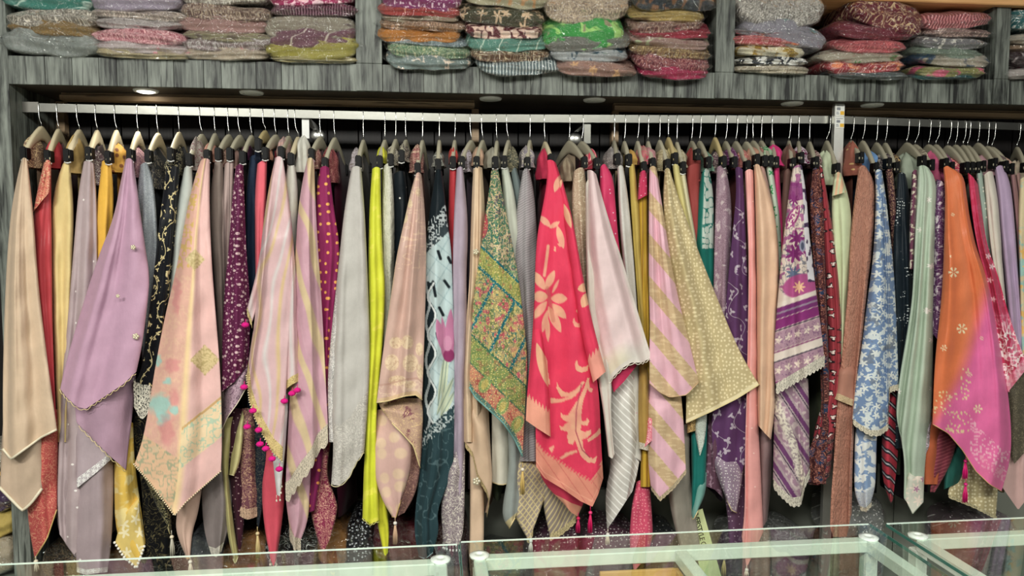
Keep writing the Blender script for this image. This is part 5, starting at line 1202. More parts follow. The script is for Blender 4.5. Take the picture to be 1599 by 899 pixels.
O(1265, (1264, 219), (1272, 254), 'the maroon block-printed outfit', 'maroon and indigo block-printed outfit with small paisleys', (50, 16, 20), (1268, 246, 8, 12, F((92, 60, 60), ('line', (190, 170, 160), (8, .12)))),
  [P('indigo_front', F((72, 32, 36), ('blob', (30, 56, 90), (14, .56)), ('line', (176, 110, 90), (8, .12)), rough=.6), 6.4, '1269,264 1264,310 1267,380 1274,450 1280,560 1284,660 1262,700 1258,752', '1280,266 1286,310 1287,380 1290,460 1294,560 1296,660 1290,756', None, 1.6, .01),
   P('drape', F((150, 40, 52), ('flow', (40, 24, 30), (17, 6, 3, .5)), ('flow', (226, 206, 196), (17, 3.4, 3, .5)), border=((70, (110, 30, 40), (('strp', (50, 40, 46), (14, .4, 60)), ('line', (160, 110, 100), (7, .1)))),), rough=.6), 6.0, '1279,262 1284,310 1287,400 1292,500 1294,600 1268,680 1262,756', '1284,260 1293,310 1302,370 1311,450 1315,540 1312,610 1306,680 1296,742', '1280,757', 2, .012)], tone=2)
O(1297, (1291, 217.5), (1305, 264), 'the pale green outfit', 'pale celadon green outfit with a peach gathered top beside the chrome post', (96, 104, 80), (1288, 258, 15, 22, F((182, 192, 160))),
  [P('drape', F((198, 208, 166), rough=.5, sheen=.3), 5.4, '1302,276 1298,320 1300,380 1304,440 1308,560', '1315,274 1327,312 1331,360 1328,420 1320,560', None, 2, .012),
   P('peach_yoke', F((222, 176, 138), ('strp', (190, 200, 160), (8, .4, 8))), 5.9, '1303,272 1301,290 1299,306', '1314,271 1317,286 1321,300', None, 1.4, .006)], tone=2)
O(1334, (1329, 217.5), (1342, 247), 'the rust textured outfit', 'rust brown crinkled long outfit right of the chrome post', (80, 44, 34), (1329, 243, 9, 22, F((146, 82, 66), ('dots', (206, 170, 110), (11, 1.4, .8)))),
  [P('drape', F((178, 120, 98), ('line', (196, 142, 118), (6, .12), .6), rough=.5, crinkle=.9, cscale=40), 6.4, '1341,262 1334,310 1327,380 1325,440 1318,520 1311,590 1306,650 1302,720 1297,780 1296,822', '1352,260 1366,282 1366,330 1361,400 1353,460 1346,540 1339,600 1334,660 1331,730 1330,800', '1301,838 1322,838', 2, .012),
   P('gold_hem_fold', F((170, 116, 96), border=((10, (206, 182, 140), (('line', (150, 120, 90), (4, .2)),)),), rough=.5), 6.9, '1310,560 1306,600 1302,622', '1344,560 1338,596 1332,634', None, 1.2, .007)], tone=2)
O(1351, (1347, 217.5), (1365, 263), 'the blue floral outfit', 'powder blue outfit covered in white blossoms with cream lace scallops', (50, 66, 90), (1354, 250, 10, 14, F((90, 130, 176))),
  [P('tongue', F((128, 154, 190), ('blob', (224, 228, 226), (14, .5)), rough=.5, border=((24, (190, 196, 200), (('line', (150, 160, 184), (6, .14)),)),)), 6.6, '1336,650 1334,720 1334,770 1342,790', '1370,650 1368,720 1367,760 1360,784', '1351,793', 1.4, .009, ('lace', (226, 216, 190), .01, .016)),
   P('drape', F((108, 134, 172), ('blob', (204, 212, 212), (9, .55)), ('blob', (110, 120, 136), (20, .6), .8), ('flow', (214, 218, 214), (17, 6, 5, .8)), rough=.5), 7.3, '1366,268 1368,310 1364,400 1354,470 1346,540 1336,600 1331,654', '1377,266 1384,310 1389,360 1394,400 1398,460 1401,530 1403,600', '1344,664 1358,672 1372,672 1386,662 1388,604', 2.6, .014, ('lace', (226, 216, 190), .014, .018))], tone=2)  # the grey blobs paint shaded folds into the drape's colour
O(1371, (1368.6, 220.5), (1385, 256), 'the dark floral outfit', 'dark plum floral outfit with gold trim, right of the blue floral one', (36, 18, 26), (1376, 250, 10, 12, F((70, 60, 64), ('line', (200, 190, 170), (8, .14)))),
  [P('drape', F((64, 30, 42), ('line', (180, 140, 110), (8, .12)), rough=.5), 4.4, '1383,268 1388,320 1392,380 1394,500', '1394,262 1399,310 1402,380 1404,500', None, 1.4, .008),
   P('red_tail', F((176, 26, 52), ('strp', (40, 36, 44), (15, .42, -50)), ('strp', (190, 190, 196), (15, .1, -50)), rough=.45), 5.6, '1380,640 1376,700 1378,750 1390,784', '1404,560 1404,660 1402,720 1394,780', '1392,786', 1.6, .01)], tone=2)
O(1386, (1382.4, 221), (1397, 262), 'the black sequinned outfit', 'black outfit with clusters of silver sequins left of the sage green one', (10, 14, 18), (1390, 252, 9, 13, F((44, 34, 44), ('line', (190, 160, 100), (8, .12)))),
  [P('drape', F((24, 34, 42), ('dots', (206, 212, 210), (4.5, .9, .7), 1.0), ('blob', (24, 34, 42), (30, .42)), rough=.45), 5.6, '1402,272 1397,330 1394,400 1396,460 1400,560 1398,700', '1414,272 1422,312 1426,360 1430,420 1430,500 1424,700', None, 2, .011)], tone=2)
O(1420, (1416, 220.5), (1439, 252), 'the sage green pleated outfit', 'sage green pleated outfit with flower appliques at its pointed foot', (84, 92, 80), (1413, 262, 17, 23, F((146, 156, 138))),
  [P('drape', F((176, 192, 172), ('flow', (226, 222, 214), (60, 5, 6, .5)), rough=.5), 7.3, '1434,260 1431,300 1429,350 1427,410 1424,470 1416,520 1406,580 1402,610 1398,654 1412,690 1413,740', '1450,262 1463,282 1461,340 1459,400 1457,470 1457,560 1455,650 1444,720 1442,784', '1411,776 1425,803', 3.2, .015),
   P('flower_foot', F((206, 206, 190), ('flow', (232, 216, 200), (20, 9, 6, .4)), ('flow', (180, 120, 160), (26, 5, 5, .9)), rough=.5), 7.9, '1420,728 1414,760 1412,776', '1442,728 1442,760 1442,783', '1425,801', 1.0, .006)], tone=2)
O(1436, (1429, 223.5), (1452, 258), 'the plum sprig outfit', 'plum outfit with cream sprigs showing left of the sage green pleats', (40, 20, 36), (1434, 246, 8, 13, F((120, 110, 96), ('line', (200, 190, 160), (8, .12)))),
  [P('side_strip', F((112, 60, 84), ('blob', (214, 200, 180), (9, .55)), rough=.5), 6.4, '1424,270 1422,310 1420,350 1420,420', '1432,266 1431,310 1429,350 1428,420', None, 1.0, .006),
   P('tail_strip', F((150, 140, 140), ('flow', (214, 200, 214), (12, 5, 6, .5))), 6.2, '1441,650 1440,700', '1455,640 1454,690', '1446,708', 1.0, .006)], tone=2)
O(1454, (1450, 223.5), (1474, 256), 'the orange and pink scarf', 'shot silk scarf shading from orange to pink with gold sequin flowers', (120, 60, 30), (1454, 256, 16, 20, F((176, 70, 108))),
  [P('rust_lining', F((170, 80, 36), rough=.5), 6.4, '1446,640 1442,700 1441,756', '1476,640 1470,700 1464,756', None, 1.4, .009),
   P('maroon_lining', F((120, 44, 60), ('strp', (150, 70, 80), (5, .3, 70)), rough=.5), 6.0, '1462,650 1456,720 1452,768', '1500,660 1488,720 1460,768', None, 1.2, .008),
   P('drape', dict(c=(0, 0, 0), pats=(), rough=.33, spec=.5, sheen=.2), 9.0, '1473,262 1476,300 1475,350 1473,420 1469,480 1461,550 1458,600 1456,662', '1485,262 1505,272 1510,310 1515,345 1526,390 1538,420 1549,460 1556,500 1567,560 1575,620 1580,680 1577,722 1564,767', '1480,676 1502,702 1523,735 1545,756', 2.6, .018, ('cord', (214, 170, 120), .0014), fn=pr_ombre, seed=17)], extra=[('tassel', 1508, 716, 748, 6.8, (222, 20, 120), (222, 40, 130)), ('tassel', 1508, 752, 785, 6.8, (214, 16, 110), (222, 40, 130))], tone=2)
O(1468, (1461.4, 223.5), (1483, 262), 'the purple blossom outfit', 'purple outfit with white blossoms between the sage green and orange scarves', (44, 22, 46), (1470, 252, 9, 14, F((110, 60, 90))),
  [P('drape', F((98, 54, 100), ('blob', (220, 206, 214), (11, .58)), ('line', (190, 170, 190), (14, .06)), rough=.5), 6.5, '1462,280 1460,340 1458,420 1456,520', '1477,290 1478,340 1478,420 1472,540', None, 1.6, .009)], tone=2)
O(1486, (1480, 225), (1506, 262), 'the crimson bandana scarf', 'crimson scarf with white bandana scrolls at the right, pale pink corner', (90, 8, 30), (1482, 262, 16, 15, F((186, 30, 76), ('line', (226, 190, 160), (9, .1)))),
  [P('drape', dict(c=(0, 0, 0), pats=(), rough=.5), 7.7, '1511,270 1517,330 1527,390 1540,430 1552,500 1563,560 1574,612', '1527,288 1534,340 1543,390 1557,424 1572,480 1588,530 1606,572', None, 2, .013, fn=pr_bandana)], tone=2)
O(1496, (1492, 224), (1514, 262), 'the olive net outfit', 'olive and gold net outfit whose lacy hem shows below the orange scarf', (70, 66, 44), (1499, 256, 9, 13, F((120, 124, 96), ('line', (196, 186, 140), (8, .12)))),
  [P('teal_lining', F((34, 96, 86), rough=.5), 4.6, '1478,690 1474,740 1474,764', '1510,690 1508,730 1500,752', None, 1.2, .008),
   P('net_hem', F((182, 168, 124), ('dots', (226, 216, 176), (6, 1.6, .5)), rough=.55), 5.2, '1500,700 1484,750 1480,772', '1560,720 1558,770 1555,806', '1520,788', 1.8, .01, ('lace', (206, 194, 150), .008, .02))], tone=2)
O(1509, (1504, 224.5), (1523, 262), 'the mint beaded outfit', 'thin mint outfit with pale beads right of the crimson bandana one', (80, 90, 80), (1510, 256, 8, 13, F((150, 164, 146), ('line', (220, 214, 190), (8, .12)))),
  [P('drape', F((150, 168, 156), ('dots', (226, 224, 210), (12, 1.4, .8)), rough=.5), 4.4, '1524,270 1530,330 1540,400 1552,520', '1534,266 1542,330 1552,400 1562,520', None, 1.2, .007)], tone=2)
O(1516, (1511, 225), (1532, 260), 'the ivory outfit', 'ivory white outfit between the crimson bandana and lilac ones', (112, 108, 98), (1519, 258, 9, 15, F((196, 194, 176))),
  [P('drape', F((206, 198, 184), rough=.5), 5.4, '1536,274 1541,330 1547,390 1558,450 1570,560', '1550,268 1557,300 1562,350 1566,420 1580,560', None, 1.8, .01)], tone=2)
O(1530, (1527, 221), (1550, 256), 'the lilac outfit', 'plain lilac outfit near the right edge of the picture', (84, 70, 88), (1533, 256, 14, 14, F((178, 136, 142))),
  [P('drape', F((172, 148, 178), rough=.5), 5.0, '1553,264 1558,310 1563,380 1570,440 1580,560', '1566,259 1578,284 1584,340 1589,420 1600,560', None, 1.8, .011),
   P('blush_tail', F((206, 168, 162), rough=.5), 4.2, '1576,640 1566,720 1562,756', '1606,640 1608,720 1610,770', '1590,796', 1.6, .01)], tone=2)
O(1545, (1542, 226), (1567, 260), 'the mauve-brown outfit', 'mauve-brown outfit right of the plain lilac one', (64, 46, 48), (1553, 254, 10, 13, F((96, 80, 80))),
  [P('drape', F((138, 100, 100), rough=.5), 4.4, '1577,270 1584,320 1590,390 1597,500', '1585,268 1593,320 1600,390 1608,500', None, 1.4, .008),
   P('dark_tail', F((84, 78, 64), ('line', (120, 112, 90), (8, .1)), rough=.6), 5.2, '1566,570 1572,640 1574,700', '1612,570 1612,640 1612,700', '1584,724 1598,708', 1.6, .009)], tone=2)
O(1555, (1549, 227.5), (1576, 264), 'the rose-taupe outfit', 'thin rose-taupe outfit second from the right edge', (80, 58, 54), (1561, 256, 8, 12, F((176, 140, 124))),
  [P('drape', F((150, 116, 110), rough=.5), 4.0, '1586,274 1594,330 1600,400 1606,500', '1594,272 1602,330 1610,400 1616,500', None, 1.2, .007)], tone=2)
O(1594, (1588, 227.5), (1600, 262), 'the pastel outfit at the right edge', 'cream outfit with pastel prints cut off by the right edge of the picture', (120, 106, 88), (1588, 270, 17, 20, F((196, 180, 156))),
  [P('drape', F((206, 190, 150), ('blob', (150, 190, 180), (24, .55)), ('blob', (222, 176, 90), (20, .6)), rough=.5), 5.4, '1592,280 1590,340 1592,420 1596,560', '1612,278 1616,340 1620,420 1624,560', None, 1.6, .01)], tone=2)

# ------------------------------------------------------------------ build them
HX = sorted(o['hx'] for o in OUT)
for i, d in enumerate(OUT):
    (hk, (nx, ny), (cx, cy)) = d['hx'], d['n'], d['c']
    hg, N, Cc, D = build_hanger(hk, nx, ny, cx, cy, d['tone'], d['short'])
    root = empty('hanging_outfit', (N[0], Y_CLIP, Cc[2])); tag(root, d['label'], 'outfit', 'outfits hanging on the rails')
    j = HX.index(hk); gaps = [abs(hk - HX[k]) for k in (j - 1, j + 1) if 0 <= k < len(HX)]
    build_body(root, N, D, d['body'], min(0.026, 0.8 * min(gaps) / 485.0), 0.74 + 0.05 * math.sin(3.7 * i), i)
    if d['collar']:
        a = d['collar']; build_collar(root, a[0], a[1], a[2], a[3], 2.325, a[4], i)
    for k, pn in enumerate(d['panels']): build_panel(pn, root, 100 + 13 * i + k)
    for e in d['extra']:
        if e[0] == 'tassel': tassel(root, *e[1:5], e[5], e[6])
        elif e[0] == 'pom': pompom(root, e[1], e[2], e[3], (226, 14, 136))
        elif e[0] == 'gem':
            Y = layer_y(e[3]) - 0.012; p = at_y(e[1], e[2], Y); r = e[4] / 500.0
            b = MB()
            for q in range(5):
                a = q * 2 * math.pi / 5; b.ball((p[0] + r * .55 * math.cos(a), Y, p[2] + r * .55 * math.sin(a)), r * .42, 7, 5)
            b.ball((p[0], Y - .001, p[2]), r * .35, 7, 5)
            b.build('jewelled_brooch', plain('brooch', (214, 204, 178), 0.25, 0.3), root, True)

# ================================================================== BAGGED OUTFITS
M_BAG = glass_mat('clear_bag', (250, 250, 250), 0.03, 0.05, 1.0, 36.0, 1.1)
def build_package(name, x0, x1, y0, y1, Yf, spec, label, group, tilt=0.0, droop=0.0, depth=0.23, seed=0, bag=True, place=None, swell=0.0):
    """a folded outfit in a clear bag; the rectangle is its front, seen head-on at distance Yf"""
    rg = random.Random(seed); a = [rg.uniform(0, 6.28) for _ in range(6)]
    C = at_y((x0 + x1) / 2, (y0 + y1) / 2, Yf) if place is None else np.array(place[:3])
    k = Yf / 2.3 / 500.0
    hx, hz = ((x1 - x0) / 2 * k, (y1 - y0) / 2 * k) if place is None else (place[3], place[4])
    hy = depth / 2; cy = C[1] + hy
    n = 14
    root = empty(name, (C[0], cy, C[2] - hz)); tag(root, label, 'bagged outfit', group)
    def shell(grow, wing, fr):
        vs = []; ids = {}; fs = []
        def vid(p):
            if p in ids: return ids[p]
            x, y, z = (2 * t / n - 1 for t in p)
            # superellipsoid-like pillow
            e = 7.0; m = max(abs(x), abs(y), abs(z)); L = (abs(x) ** e + abs(y) ** e + abs(z) ** 3.4) ** (1 / e)
            s = m / L if L > 1e-6 else 0
            X, Y, Z = x * s, y * s, z * s
            thin = 1 - 0.34 * abs(X) ** 3 - 0.15 * max(0.0, -Y) ** 4
            Z *= thin * (1 + 0.10 * math.sin(3 * X + a[0]) + 0.06 * math.sin(7 * X + a[1] + 2 * Y) + swell * (1 - X * X))
            wx = wing * max(0.0, 1 - abs(Z) * 1.8) * (1 + 0.6 * math.sin(9 * Y + a[2]))
            wy = 0.05 * math.sin(4 * X + a[3]) + 0.03 * math.sin(9 * X + 4 * Z + a[4]) + fr * 0.03 * math.sin(17 * X + 6 * Z + a[5]) - 0.045 * math.cos(7.5 * Z + 1.2 * math.sin(2 * X + a[1])) + 0.016 * math.sin(23 * X + 9 * Z + a[0])
            px = X * (hx + grow) + (wx if X > 0 else -wx) * (abs(X) ** 4); pz = Z * (hz + grow)
            py = (Y + wy * (Y < 0) * 0.8) * (hy + grow)
            yy = cy + py
            pz += px * tilt + 0.12 * hz * math.sin(2.2 * X + a[2])
            if droop: pz += droop * min(1, max(0, (yy - (Y_FRONT - 0.045)) / 0.06)) ** 1.5 
            ids[p] = len(vs); vs.append((C[0] + px, yy, C[2] + pz)); return ids[p]
        for ax in range(3):
            for sd in (0, n):
                for i in range(n):
                    for j in range(n):
                        q = []
                        for (u, v) in ((i, j), (i + 1, j), (i + 1, j + 1), (i, j + 1)):
                            p = [0, 0, 0]; p[ax] = sd; p[(ax + 1) % 3] = u; p[(ax + 2) % 3] = v; q.append(vid(tuple(p)))
                        fs.append(tuple(q if sd else q[::-1]))
        return vs, fs
    vs, fs = shell(0, 0, 0)
    me = raw_mesh('folded_outfit', vs, fs)
    uvl = me.uv_layers.new(name='UVMap'); co = np.array(vs)
    idx = np.zeros(len(me.loops), np.int32); me.loops.foreach_get('vertex_index', idx)
    uv = np.stack([(co[idx, 0]) * 5, (co[idx, 2] + 0.6 * co[idx, 1]) * 5], -1); uvl.data.foreach_set('uv', uv.reshape(-1).astype(np.float32))
    spec = dict(spec); spec['c'] = tuple(0.78 * q for q in spec['c']); spec['crinkle'] = .5; spec['cscale'] = 14.0
    mesh_obj('folded_outfit', me, fabric(spec), root)
    if bag:
        vs, fs = shell(0.0025, rg.uniform(0.004, 0.014), 1.0)
        mesh_obj('plastic_bag', raw_mesh('plastic_bag', vs, fs), M_BAG, root)
    return root

LN = lambda c, s=8, w=.14: ('line', c, (s, w))
DT = lambda c, s=8, r=1.6: ('dots', c, (s, r, .7))
WH = (226, 220, 206)
# every stack from top to bottom: x0, x1, y0, y1, tilt, colour words, cloth
STACKS = [
 ('left', 'first', 2.275, [
  (4, 138, -16, 16, 0, 'teal green with white threads', F((60, 146, 130), ('strp', (196, 220, 206), (30, .04, 70)))),
  (12, 140, 13, 44, 0.02, 'silver-grey brocade', F((150, 142, 130), LN((214, 206, 190)))),
  (12, 142, 31, 57, -0.03, 'mustard brown', F((160, 126, 66), LN((110, 96, 70), 14, .08))),
  (4, 146, 46, 88, -0.02, 'pale grey satin', F((158, 166, 160), rough=.35))]),
 ('left', 'second', 2.275, [
  (140, 274, -14, 18, 0, 'pale lilac', F((190, 176, 196))),
  (146, 282, 15, 33, -0.02, 'taupe', F((176, 160, 148), LN((206, 190, 176)))),
  (148, 280, 29, 48, 0.02, 'white speckled', F((206, 196, 192), DT((120, 110, 110), 9, 1))),
  (144, 284, 46, 71, -0.02, 'pink brocade', F((196, 104, 120), LN((226, 176, 176), 6, .2))),
  (150, 284, 65, 86, -0.03, 'white and pink', F((222, 206, 204), ('blob', (206, 130, 140), (20, .64)))),
  (152, 288, 78, 94, -0.02, 'straw cream', F((206, 190, 146)))]),
 ('left', 'third', 2.275, [
  (284, 412, -18, 7, -0.01, 'beige grey', F((170, 160, 146), LN(WH))),
  (284, 416, 6, 33, -0.03, 'brown bordered', F((126, 96, 88), LN((196, 176, 150), 6, .15))),
  (276, 414, 25, 54, 0.0, 'rose mauve', F((196, 150, 142), ('flow', (206, 190, 146), (36, 8, 6, .5)))),
  (286, 416, 48, 66, 0.0, 'olive cream striped', F((176, 168, 130), ('strp', (110, 96, 84), (9, .3, 80)))),
  (286, 418, 56, 81, 0.06, 'grey mauve', F((160, 138, 138), LN((196, 190, 186)))),
  (290, 414, 74, 96, 0.03, 'cream with pink flowers', F((214, 196, 170), ('blob', (206, 120, 130), (16, .66))))]),
 ('left', 'fourth', 2.275, [
  (422, 552, -16, 10, 0.02, 'bright magenta floral', F((206, 20, 110), ('blob', (240, 200, 210), (10, .56)))),
  (424, 556, 6, 28, 0.02, 'dark maroon ribbed', F((90, 40, 62), ('strp', (150, 110, 124), (4, .3, 0)))),
  (414, 552, 27, 63, 0.05, 'taupe satin', F((176, 166, 146), rough=.35), .2),
  (420, 552, 40, 76, 0.12, 'mauve diamond patterned', F((140, 92, 108), ('strp', (206, 196, 180), (30, .05, 45)))),
  (416, 558, 57, 96, 0.10, 'acid yellow-green', F((190, 180, 76), rough=.4)),
  (424, 556, 89, 101, 0.0, 'straw', F((196, 184, 130)))]),
 ('middle', 'first', 2.262, [
  (596, 720, -18, 19, -0.04, 'purple-magenta spotted', F((156, 50, 120), DT((226, 200, 210), 7, 1.4))),
  (590, 718, 8, 30, -0.05, 'brick red', F((196, 62, 56), DT((230, 180, 150), 20, 1))),
  (596, 716, 25, 38, -0.02, 'beige', F((190, 174, 146))),
  (594, 726, 33, 50, -0.02, 'tan', F((160, 126, 100), LN((196, 160, 130)))),
  (590, 718, 46, 70, 0.0, 'marigold orange', F((226, 142, 36), rough=.4)),
  (604, 730, 63, 77, 0.0, 'slate blue', F((120, 142, 150), LN((176, 190, 190)))),
  (606, 734, 70, 93, -0.06, 'sage green', F((126, 166, 126), LN((190, 190, 150), 12, .1))),
  (604, 736, 84, 113, -0.07, 'pale blue and cream floral', F((150, 170, 166), ('blob', (226, 206, 186), (16, .58))))]),
 ('middle', 'second', 2.256, [
  (724, 862, -20, 16, 0.0, 'cream floral', F((206, 198, 160), ('blob', (190, 140, 90), (16, .62)))),
  (718, 852, 14, 42, -0.02, 'dark green and brown floral', F((86, 86, 62), ('flow', (206, 176, 140), (22, 9, 6, .6)))),
  (728, 850, 39, 63, 0.01, 'maroon and cream floral', F((120, 40, 52), ('blob', (222, 190, 170), (10, .5)))),
  (730, 860, 58, 85, 0.05, 'sea green', F((110, 176, 156), ('strp', (206, 220, 200), (26, .05, 20)))),
  (736, 860, 78, 98, 0.02, 'brown arch printed', F((120, 82, 56), LN((214, 196, 160), 12, .1))),
  (744, 878, 92, 120, -0.03, 'blue-grey fringed', F((126, 146, 150), ('strp', (206, 214, 210), (5, .3, 0))))]),
 ('middle', 'third', 2.25, [
  (852, 988, -16, 37, 0.08, 'taupe sequinned', F((166, 144, 128), LN((210, 190, 160), 5, .2)), .15),
  (850, 990, 52, 80, 0.06, 'silver-grey', F((146, 146, 136))),
  (848, 980, 32, 80, 0.10, 'vivid green paisley', F((66, 190, 80), ('blob', (160, 210, 110), (24, .55)), ('blob', (150, 140, 110), (16, .66))), .2),
  (860, 986, 74, 99, 0.0, 'white and navy floral', F((200, 206, 206), ('blob', (40, 74, 90), (14, .6)))),
  (868, 1000, 95, 121, -0.04, 'dusty pink', F((190, 146, 130), ('flow', (206, 160, 110), (40, 7, 5, .6))))]),
 ('middle', 'fourth', 2.25, [
  (990, 1124, -20, 21, 0.0, 'dark brown and blue', F((56, 64, 72), ('blob', (120, 80, 50), (20, .56)))),
  (982, 1108, 17, 36, -0.02, 'straw yellow', F((206, 176, 96))),
  (984, 1104, 30, 51, 0.05, 'brown mauve', F((130, 92, 84), LN((180, 150, 130)))),
  (986, 1118, 42, 63, 0.01, 'crimson', F((186, 36, 66), rough=.35)),
  (982, 1116, 57, 77, -0.02, 'rose beige', F((196, 160, 146), ('blob', (170, 180, 140), (22, .6)))),
  (984, 1118, 73, 91, -0.02, 'bronze brown', F((140, 104, 70), LN((206, 180, 120), 6, .12))),
  (988, 1116, 84, 114, -0.05, 'plum brocade', F((136, 52, 70), LN((190, 130, 120), 7, .12))),
  (998, 1114, 102, 127, -0.03, 'deep pink', F((196, 20, 86), rough=.35))]),
 ('right', 'first', 2.275, [
  (1148, 1298, -28, 41, -0.06, 'silver-grey sequinned', F((150, 144, 136), LN((206, 200, 190), 6, .2)), .1),
  (1160, 1302, 32, 76, -0.15, 'pale grey-lilac', F((176, 172, 184), ('flow', (110, 140, 140), (60, 8, 5, .6)))),
  (1146, 1230, 44, 58, 0.0, 'smoke grey', F((140, 136, 140))),
  (1144, 1262, 56, 74, 0.0, 'orange and pink', F((222, 90, 96), ('blob', (230, 120, 60), (30, .54)), LN((246, 210, 200), 14, .05))),
  (1150, 1268, 71, 91, 0.0, 'mustard and cream', F((206, 166, 50), ('blob', (214, 206, 176), (24, .5)))),
  (1150, 1274, 89, 104, -0.01, 'navy and white printed', F((36, 48, 64), ('blob', (226, 226, 220), (11, .5)))),
  (1148, 1276, 102, 117, 0.0, 'beige sequinned', F((180, 166, 140), LN((214, 204, 180), 5, .2)))]),
 ('right', 'second', 2.262, [
  (1332, 1456, 3, 52, -0.24, 'maroon gold-edged', F((130, 36, 52), LN((216, 190, 140), 16, .08)), .1),
  (1304, 1440, 40, 65, -0.02, 'wine red', F((140, 46, 66), rough=.4)),
  (1304, 1428, 62, 85, 0.02, 'rose red textured', F((190, 70, 82), LN((214, 110, 110), 5, .2))),
  (1282, 1424, 80, 102, 0.06, 'cream', F((206, 196, 172), ('flow', (90, 130, 80), (60, 7, 5, .6)))),
  (1290, 1424, 94, 118, 0.04, 'bright red', F((206, 50, 66), ('blob', (226, 130, 80), (20, .56)), LN((240, 214, 200), 18, .06))),
  (1300, 1430, 112, 126, -0.02, 'clear-wrapped slate', F((110, 120, 120)))]),
 ('right', 'third', 2.262, [
  (1438, 1564, 18, 47, 0.03, 'rose ribbed', F((176, 84, 92), ('strp', (206, 130, 130), (5, .4, 10)))),
  (1448, 1562, 44, 61, 0.03, 'mauve beige', F((150, 122, 116), LN((190, 160, 146)))),
  (1434, 1556, 57, 78, 0.0, 'grey printed', F((150, 148, 150), ('flow', (210, 206, 196), (16, 5, 5, .6)))),
  (1430, 1548, 74, 95, -0.02, 'sage green', F((140, 160, 140))),
  (1432, 1562, 83, 107, -0.04, 'cream and navy', F((206, 196, 176), ('blob', (40, 70, 100), (40, .57)))),
  (1432, 1554, 103, 123, 0.0, 'olive and pink', F((170, 168, 96), ('blob', (196, 80, 110), (30, .56)))),
  (1428, 1540, 117, 126, 0.0, 'teal', F((40, 110, 112)))]),
 ('far right', 'only', 2.275, [
  (1580, 1660, 14, 54, 0.0, 'teal and white', F((30, 120, 126), LN((220, 220, 210), 16, .08))),
  (1578, 1660, 52, 71, 0.0, 'ivory', F((196, 186, 166))),
  (1578, 1660, 69, 84, 0.0, 'tan', F((160, 130, 100))),
  (1576, 1660, 80, 107, -0.02, 'black and maroon', F((50, 26, 34), ('blob', (170, 160, 160), (14, .6)))),
  (1576, 1660, 105, 127, 0.0, 'cream and pink', F((206, 196, 190), ('blob', (206, 60, 120), (16, .64))))]),
]
ORD = ['top', 'second from top', 'third from top', 'fourth from top', 'fifth from top', 'sixth from top', 'seventh from top', 'bottom']
zt_px = None
seed = 0
for (bay, st, Yf, items) in STACKS:
    zlow = min(float(at_y((it[0] + it[1]) / 2, it[3], Yf)[2]) for it in items)
    need = max(0.0, (ZT + 0.003) - zlow)
    for k, it in enumerate(items):
        seed += 1
        pos = 'bottom' if k == len(items) - 1 else ORD[k]
        where = 'the %s stack, %s compartment' % (st, bay) if st != 'only' else 'the stack, far right compartment'
        y0, y1 = it[2], it[3]
        build_package('bagged_outfit', it[0], it[1], y0, y1 - 0.5, Yf + 0.004 * math.sin(2.1 * seed), it[6], '%s bagged outfit, %s of %s' % (it[5], pos, where), 'bagged outfits on the long shelf',
                      it[4] + 0.02 * math.sin(5.3 * seed), need, 0.24, seed, True, None, it[7] if len(it) > 7 else 0.0)

# low ledge and the bagged outfits behind the counters
led = MB(); led.cbox(X_L1 + 0.002, X_R, 2.32, Y_BACK - 0.037, 0.0, 0.40, 0.003)
tag(led.build('storage_ledge', M_LAMINATE), 'grey laminate storage ledge under the hanging outfits', 'ledge')
LOWX = [(70, 150, 'brown and black', F((60, 52, 46), LN((130, 110, 80))), .60), (150, 225, 'tan paper coloured', F((176, 132, 80)), .58), (225, 300, 'black printed', F((20, 20, 24), LN((190, 190, 190), 16, .06)), .61),
        (300, 352, 'grey-blue', F((130, 136, 142)), .62), (345, 420, 'orange tan', F((196, 136, 70)), .60), (415, 500, 'black with white lettering-like marks', F((18, 20, 24), LN((206, 210, 206), 18, .05)), .63),
        (495, 545, 'amber brown', F((190, 130, 60)), .63), (540, 582, 'navy with white print', F((20, 24, 34), DT((206, 210, 214), 7, 1.4)), .64), (582, 660, 'dark maroon', F((104, 22, 36)), .64), (655, 735, 'maroon and grey', F((96, 40, 50), LN((150, 130, 130))), .62),
        (735, 826, 'slate grey', F((96, 104, 100)), .50), (828, 905, 'plum sequinned', F((104, 62, 88), DT((240, 236, 230), 9, 1.2)), .585), (905, 1000, 'mauve sequinned', F((120, 80, 100), DT((240, 236, 230), 8, 1.2)), .575), (1000, 1066, 'dark pewter', F((70, 76, 80), DT((230, 230, 226), 12, 1.2)), .56), (1130, 1270, 'pale grey', F((150, 154, 150), LN((186, 190, 186), 20, .1)), .55), (1292, 1384, 'silver sequinned', F((176, 180, 178), DT((248, 248, 244), 9, 1.4)), .64), (1480, 1590, 'greyish mauve', F((150, 130, 138), DT((236, 232, 230), 14, 1.2)), .56)]
for k, (a, bpx, words, spec, top) in enumerate(LOWX):
    words = words.replace(' lettering-like marks', ' marks')
    z0 = 0.402; c = at_y((a + bpx) / 2, 840, 2.36); hxm = (bpx - a) / 2 * 2.36 / 2.3 / 500
    top = top + 0.05
    mid = (z0 + top) / 2
    for j, (za, zc) in enumerate(((z0, mid), (mid, top))):
        build_package('bagged_outfit', 0, 0, 0, 0, 2.33, spec if j else F((120, 96, 70)) if k % 2 else F((90, 90, 96)), '%s bagged outfit, %s of its pile on the low ledge' % (words, 'top' if j else 'bottom'),
                      'bagged outfits on the low ledge', 0, 0, 0.2, 300 + 2 * k + j, True, (c[0], 2.33, (za + zc) / 2, hxm * 0.98, (zc - za) / 2 * 1.05))
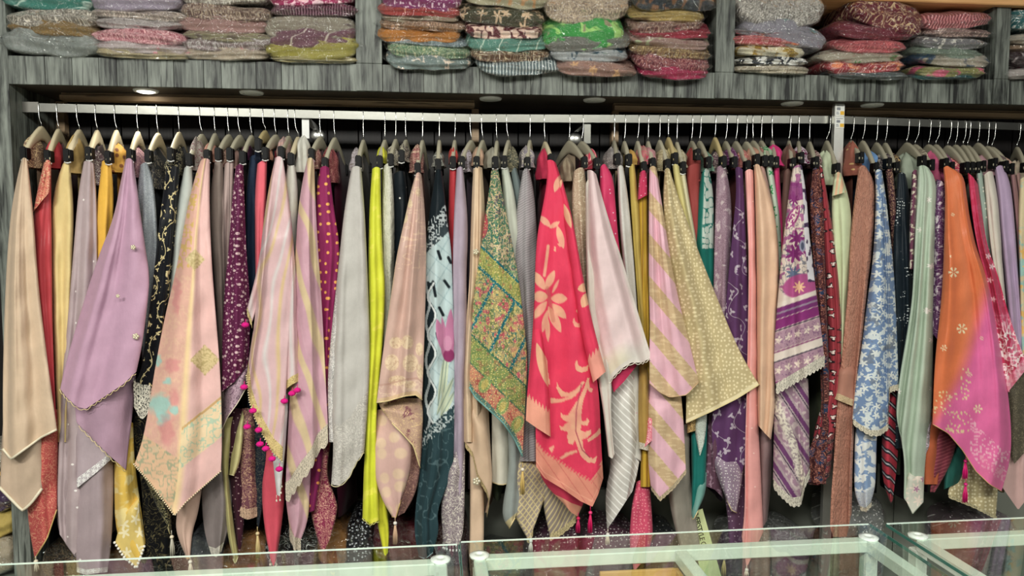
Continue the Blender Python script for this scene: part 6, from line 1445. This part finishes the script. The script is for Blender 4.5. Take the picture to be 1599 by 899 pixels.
# goods seen past the left upright
for k, (y0, y1, words, spec) in enumerate(((700, 735, 'cream lace', F((222, 214, 196), LN((180, 160, 120), 8, .1))), (733, 757, 'black and gold', F((40, 34, 24), ('strp', (206, 160, 40), (16, .5, 90)))), (755, 800, 'purple', F((84, 50, 96))), (800, 845, 'yellow', F((226, 196, 96))), (845, 905, 'beige', F((206, 190, 160))))):
    build_package('bagged_outfit', -60, 15, y0, y1, 2.34, spec, '%s bagged outfit stacked left of the grey upright, %s' % (words, ['topmost', 'second from top', 'third from top', 'second from bottom', 'bottom'][k]), 'bagged outfits left of the upright', 0, 0, 0.2, 400 + k, k != 3, None)
zl = float(at_y(-22, 907, 2.34)[2])
led = MB(); led.cbox(X_L0 - 0.42, X_L0 - 0.002, 2.32, Y_BACK - 0.006, 0.0, zl, 0.003)
tag(led.build('storage_ledge', M_LAMINATE), 'grey laminate ledge left of the grey upright under stacked bags', 'ledge')

# pale green price ribbon with black lettering hanging behind the middle counter
rb = empty('printed_ribbon', at_y(1090, 800, 2.27)); tag(rb, 'pale green ribbon with black lettering hanging low beside the teal outfit', 'ribbon')
pa, pb2 = np.array([(1074, 800), (1094, 792)]), None
q = [at_y(1073, 802, 2.262), at_y(1097, 794, 2.262), at_y(1128, 905, 2.246), at_y(1098, 910, 2.246)]
vs = [tuple(p) for p in q] + [(p[0], p[1] + 0.0015, p[2]) for p in q]
me = raw_mesh('band', vs, [(0, 3, 2, 1), (4, 5, 6, 7), (0, 1, 5, 4), (1, 2, 6, 5), (2, 3, 7, 6), (3, 0, 4, 7)], False)
mesh_obj('band', me, plain('ribbon_green', (206, 216, 160), 0.5), rb)
tx = bpy.data.curves.new('lettering', 'FONT'); tx.body = 'EVERSTYLE CT'; tx.size = 0.024; tx.extrude = 0.0003; tx.space_character = 0.82; tx.align_x = 'LEFT'; tx.align_y = 'CENTER'
to = bpy.data.objects.new('lettering', tx); link(to)
ev = to.evaluated_get(bpy.context.evaluated_depsgraph_get()); tm = bpy.data.meshes.new_from_object(ev)
bpy.data.objects.remove(to)
c0 = np.array((q[0] + q[1]) / 2); c1_ = np.array((q[2] + q[3]) / 2)
ax = Vector(c1_ - c0).normalized(); nrm = Vector(np.cross(q[2] - q[1], q[0] - q[1])).normalized()
if nrm.y > 0: nrm = -nrm
ay = nrm.cross(ax).normalized()
Mx = Matrix((( ax.x, ay.x, nrm.x, c0[0]), (ax.y, ay.y, nrm.y, c0[1] - 0.0012), (ax.z, ay.z, nrm.z, c0[2]), (0, 0, 0, 1)))
tm.transform(Mx)
mesh_obj('lettering', tm, M_BLACK, rb)
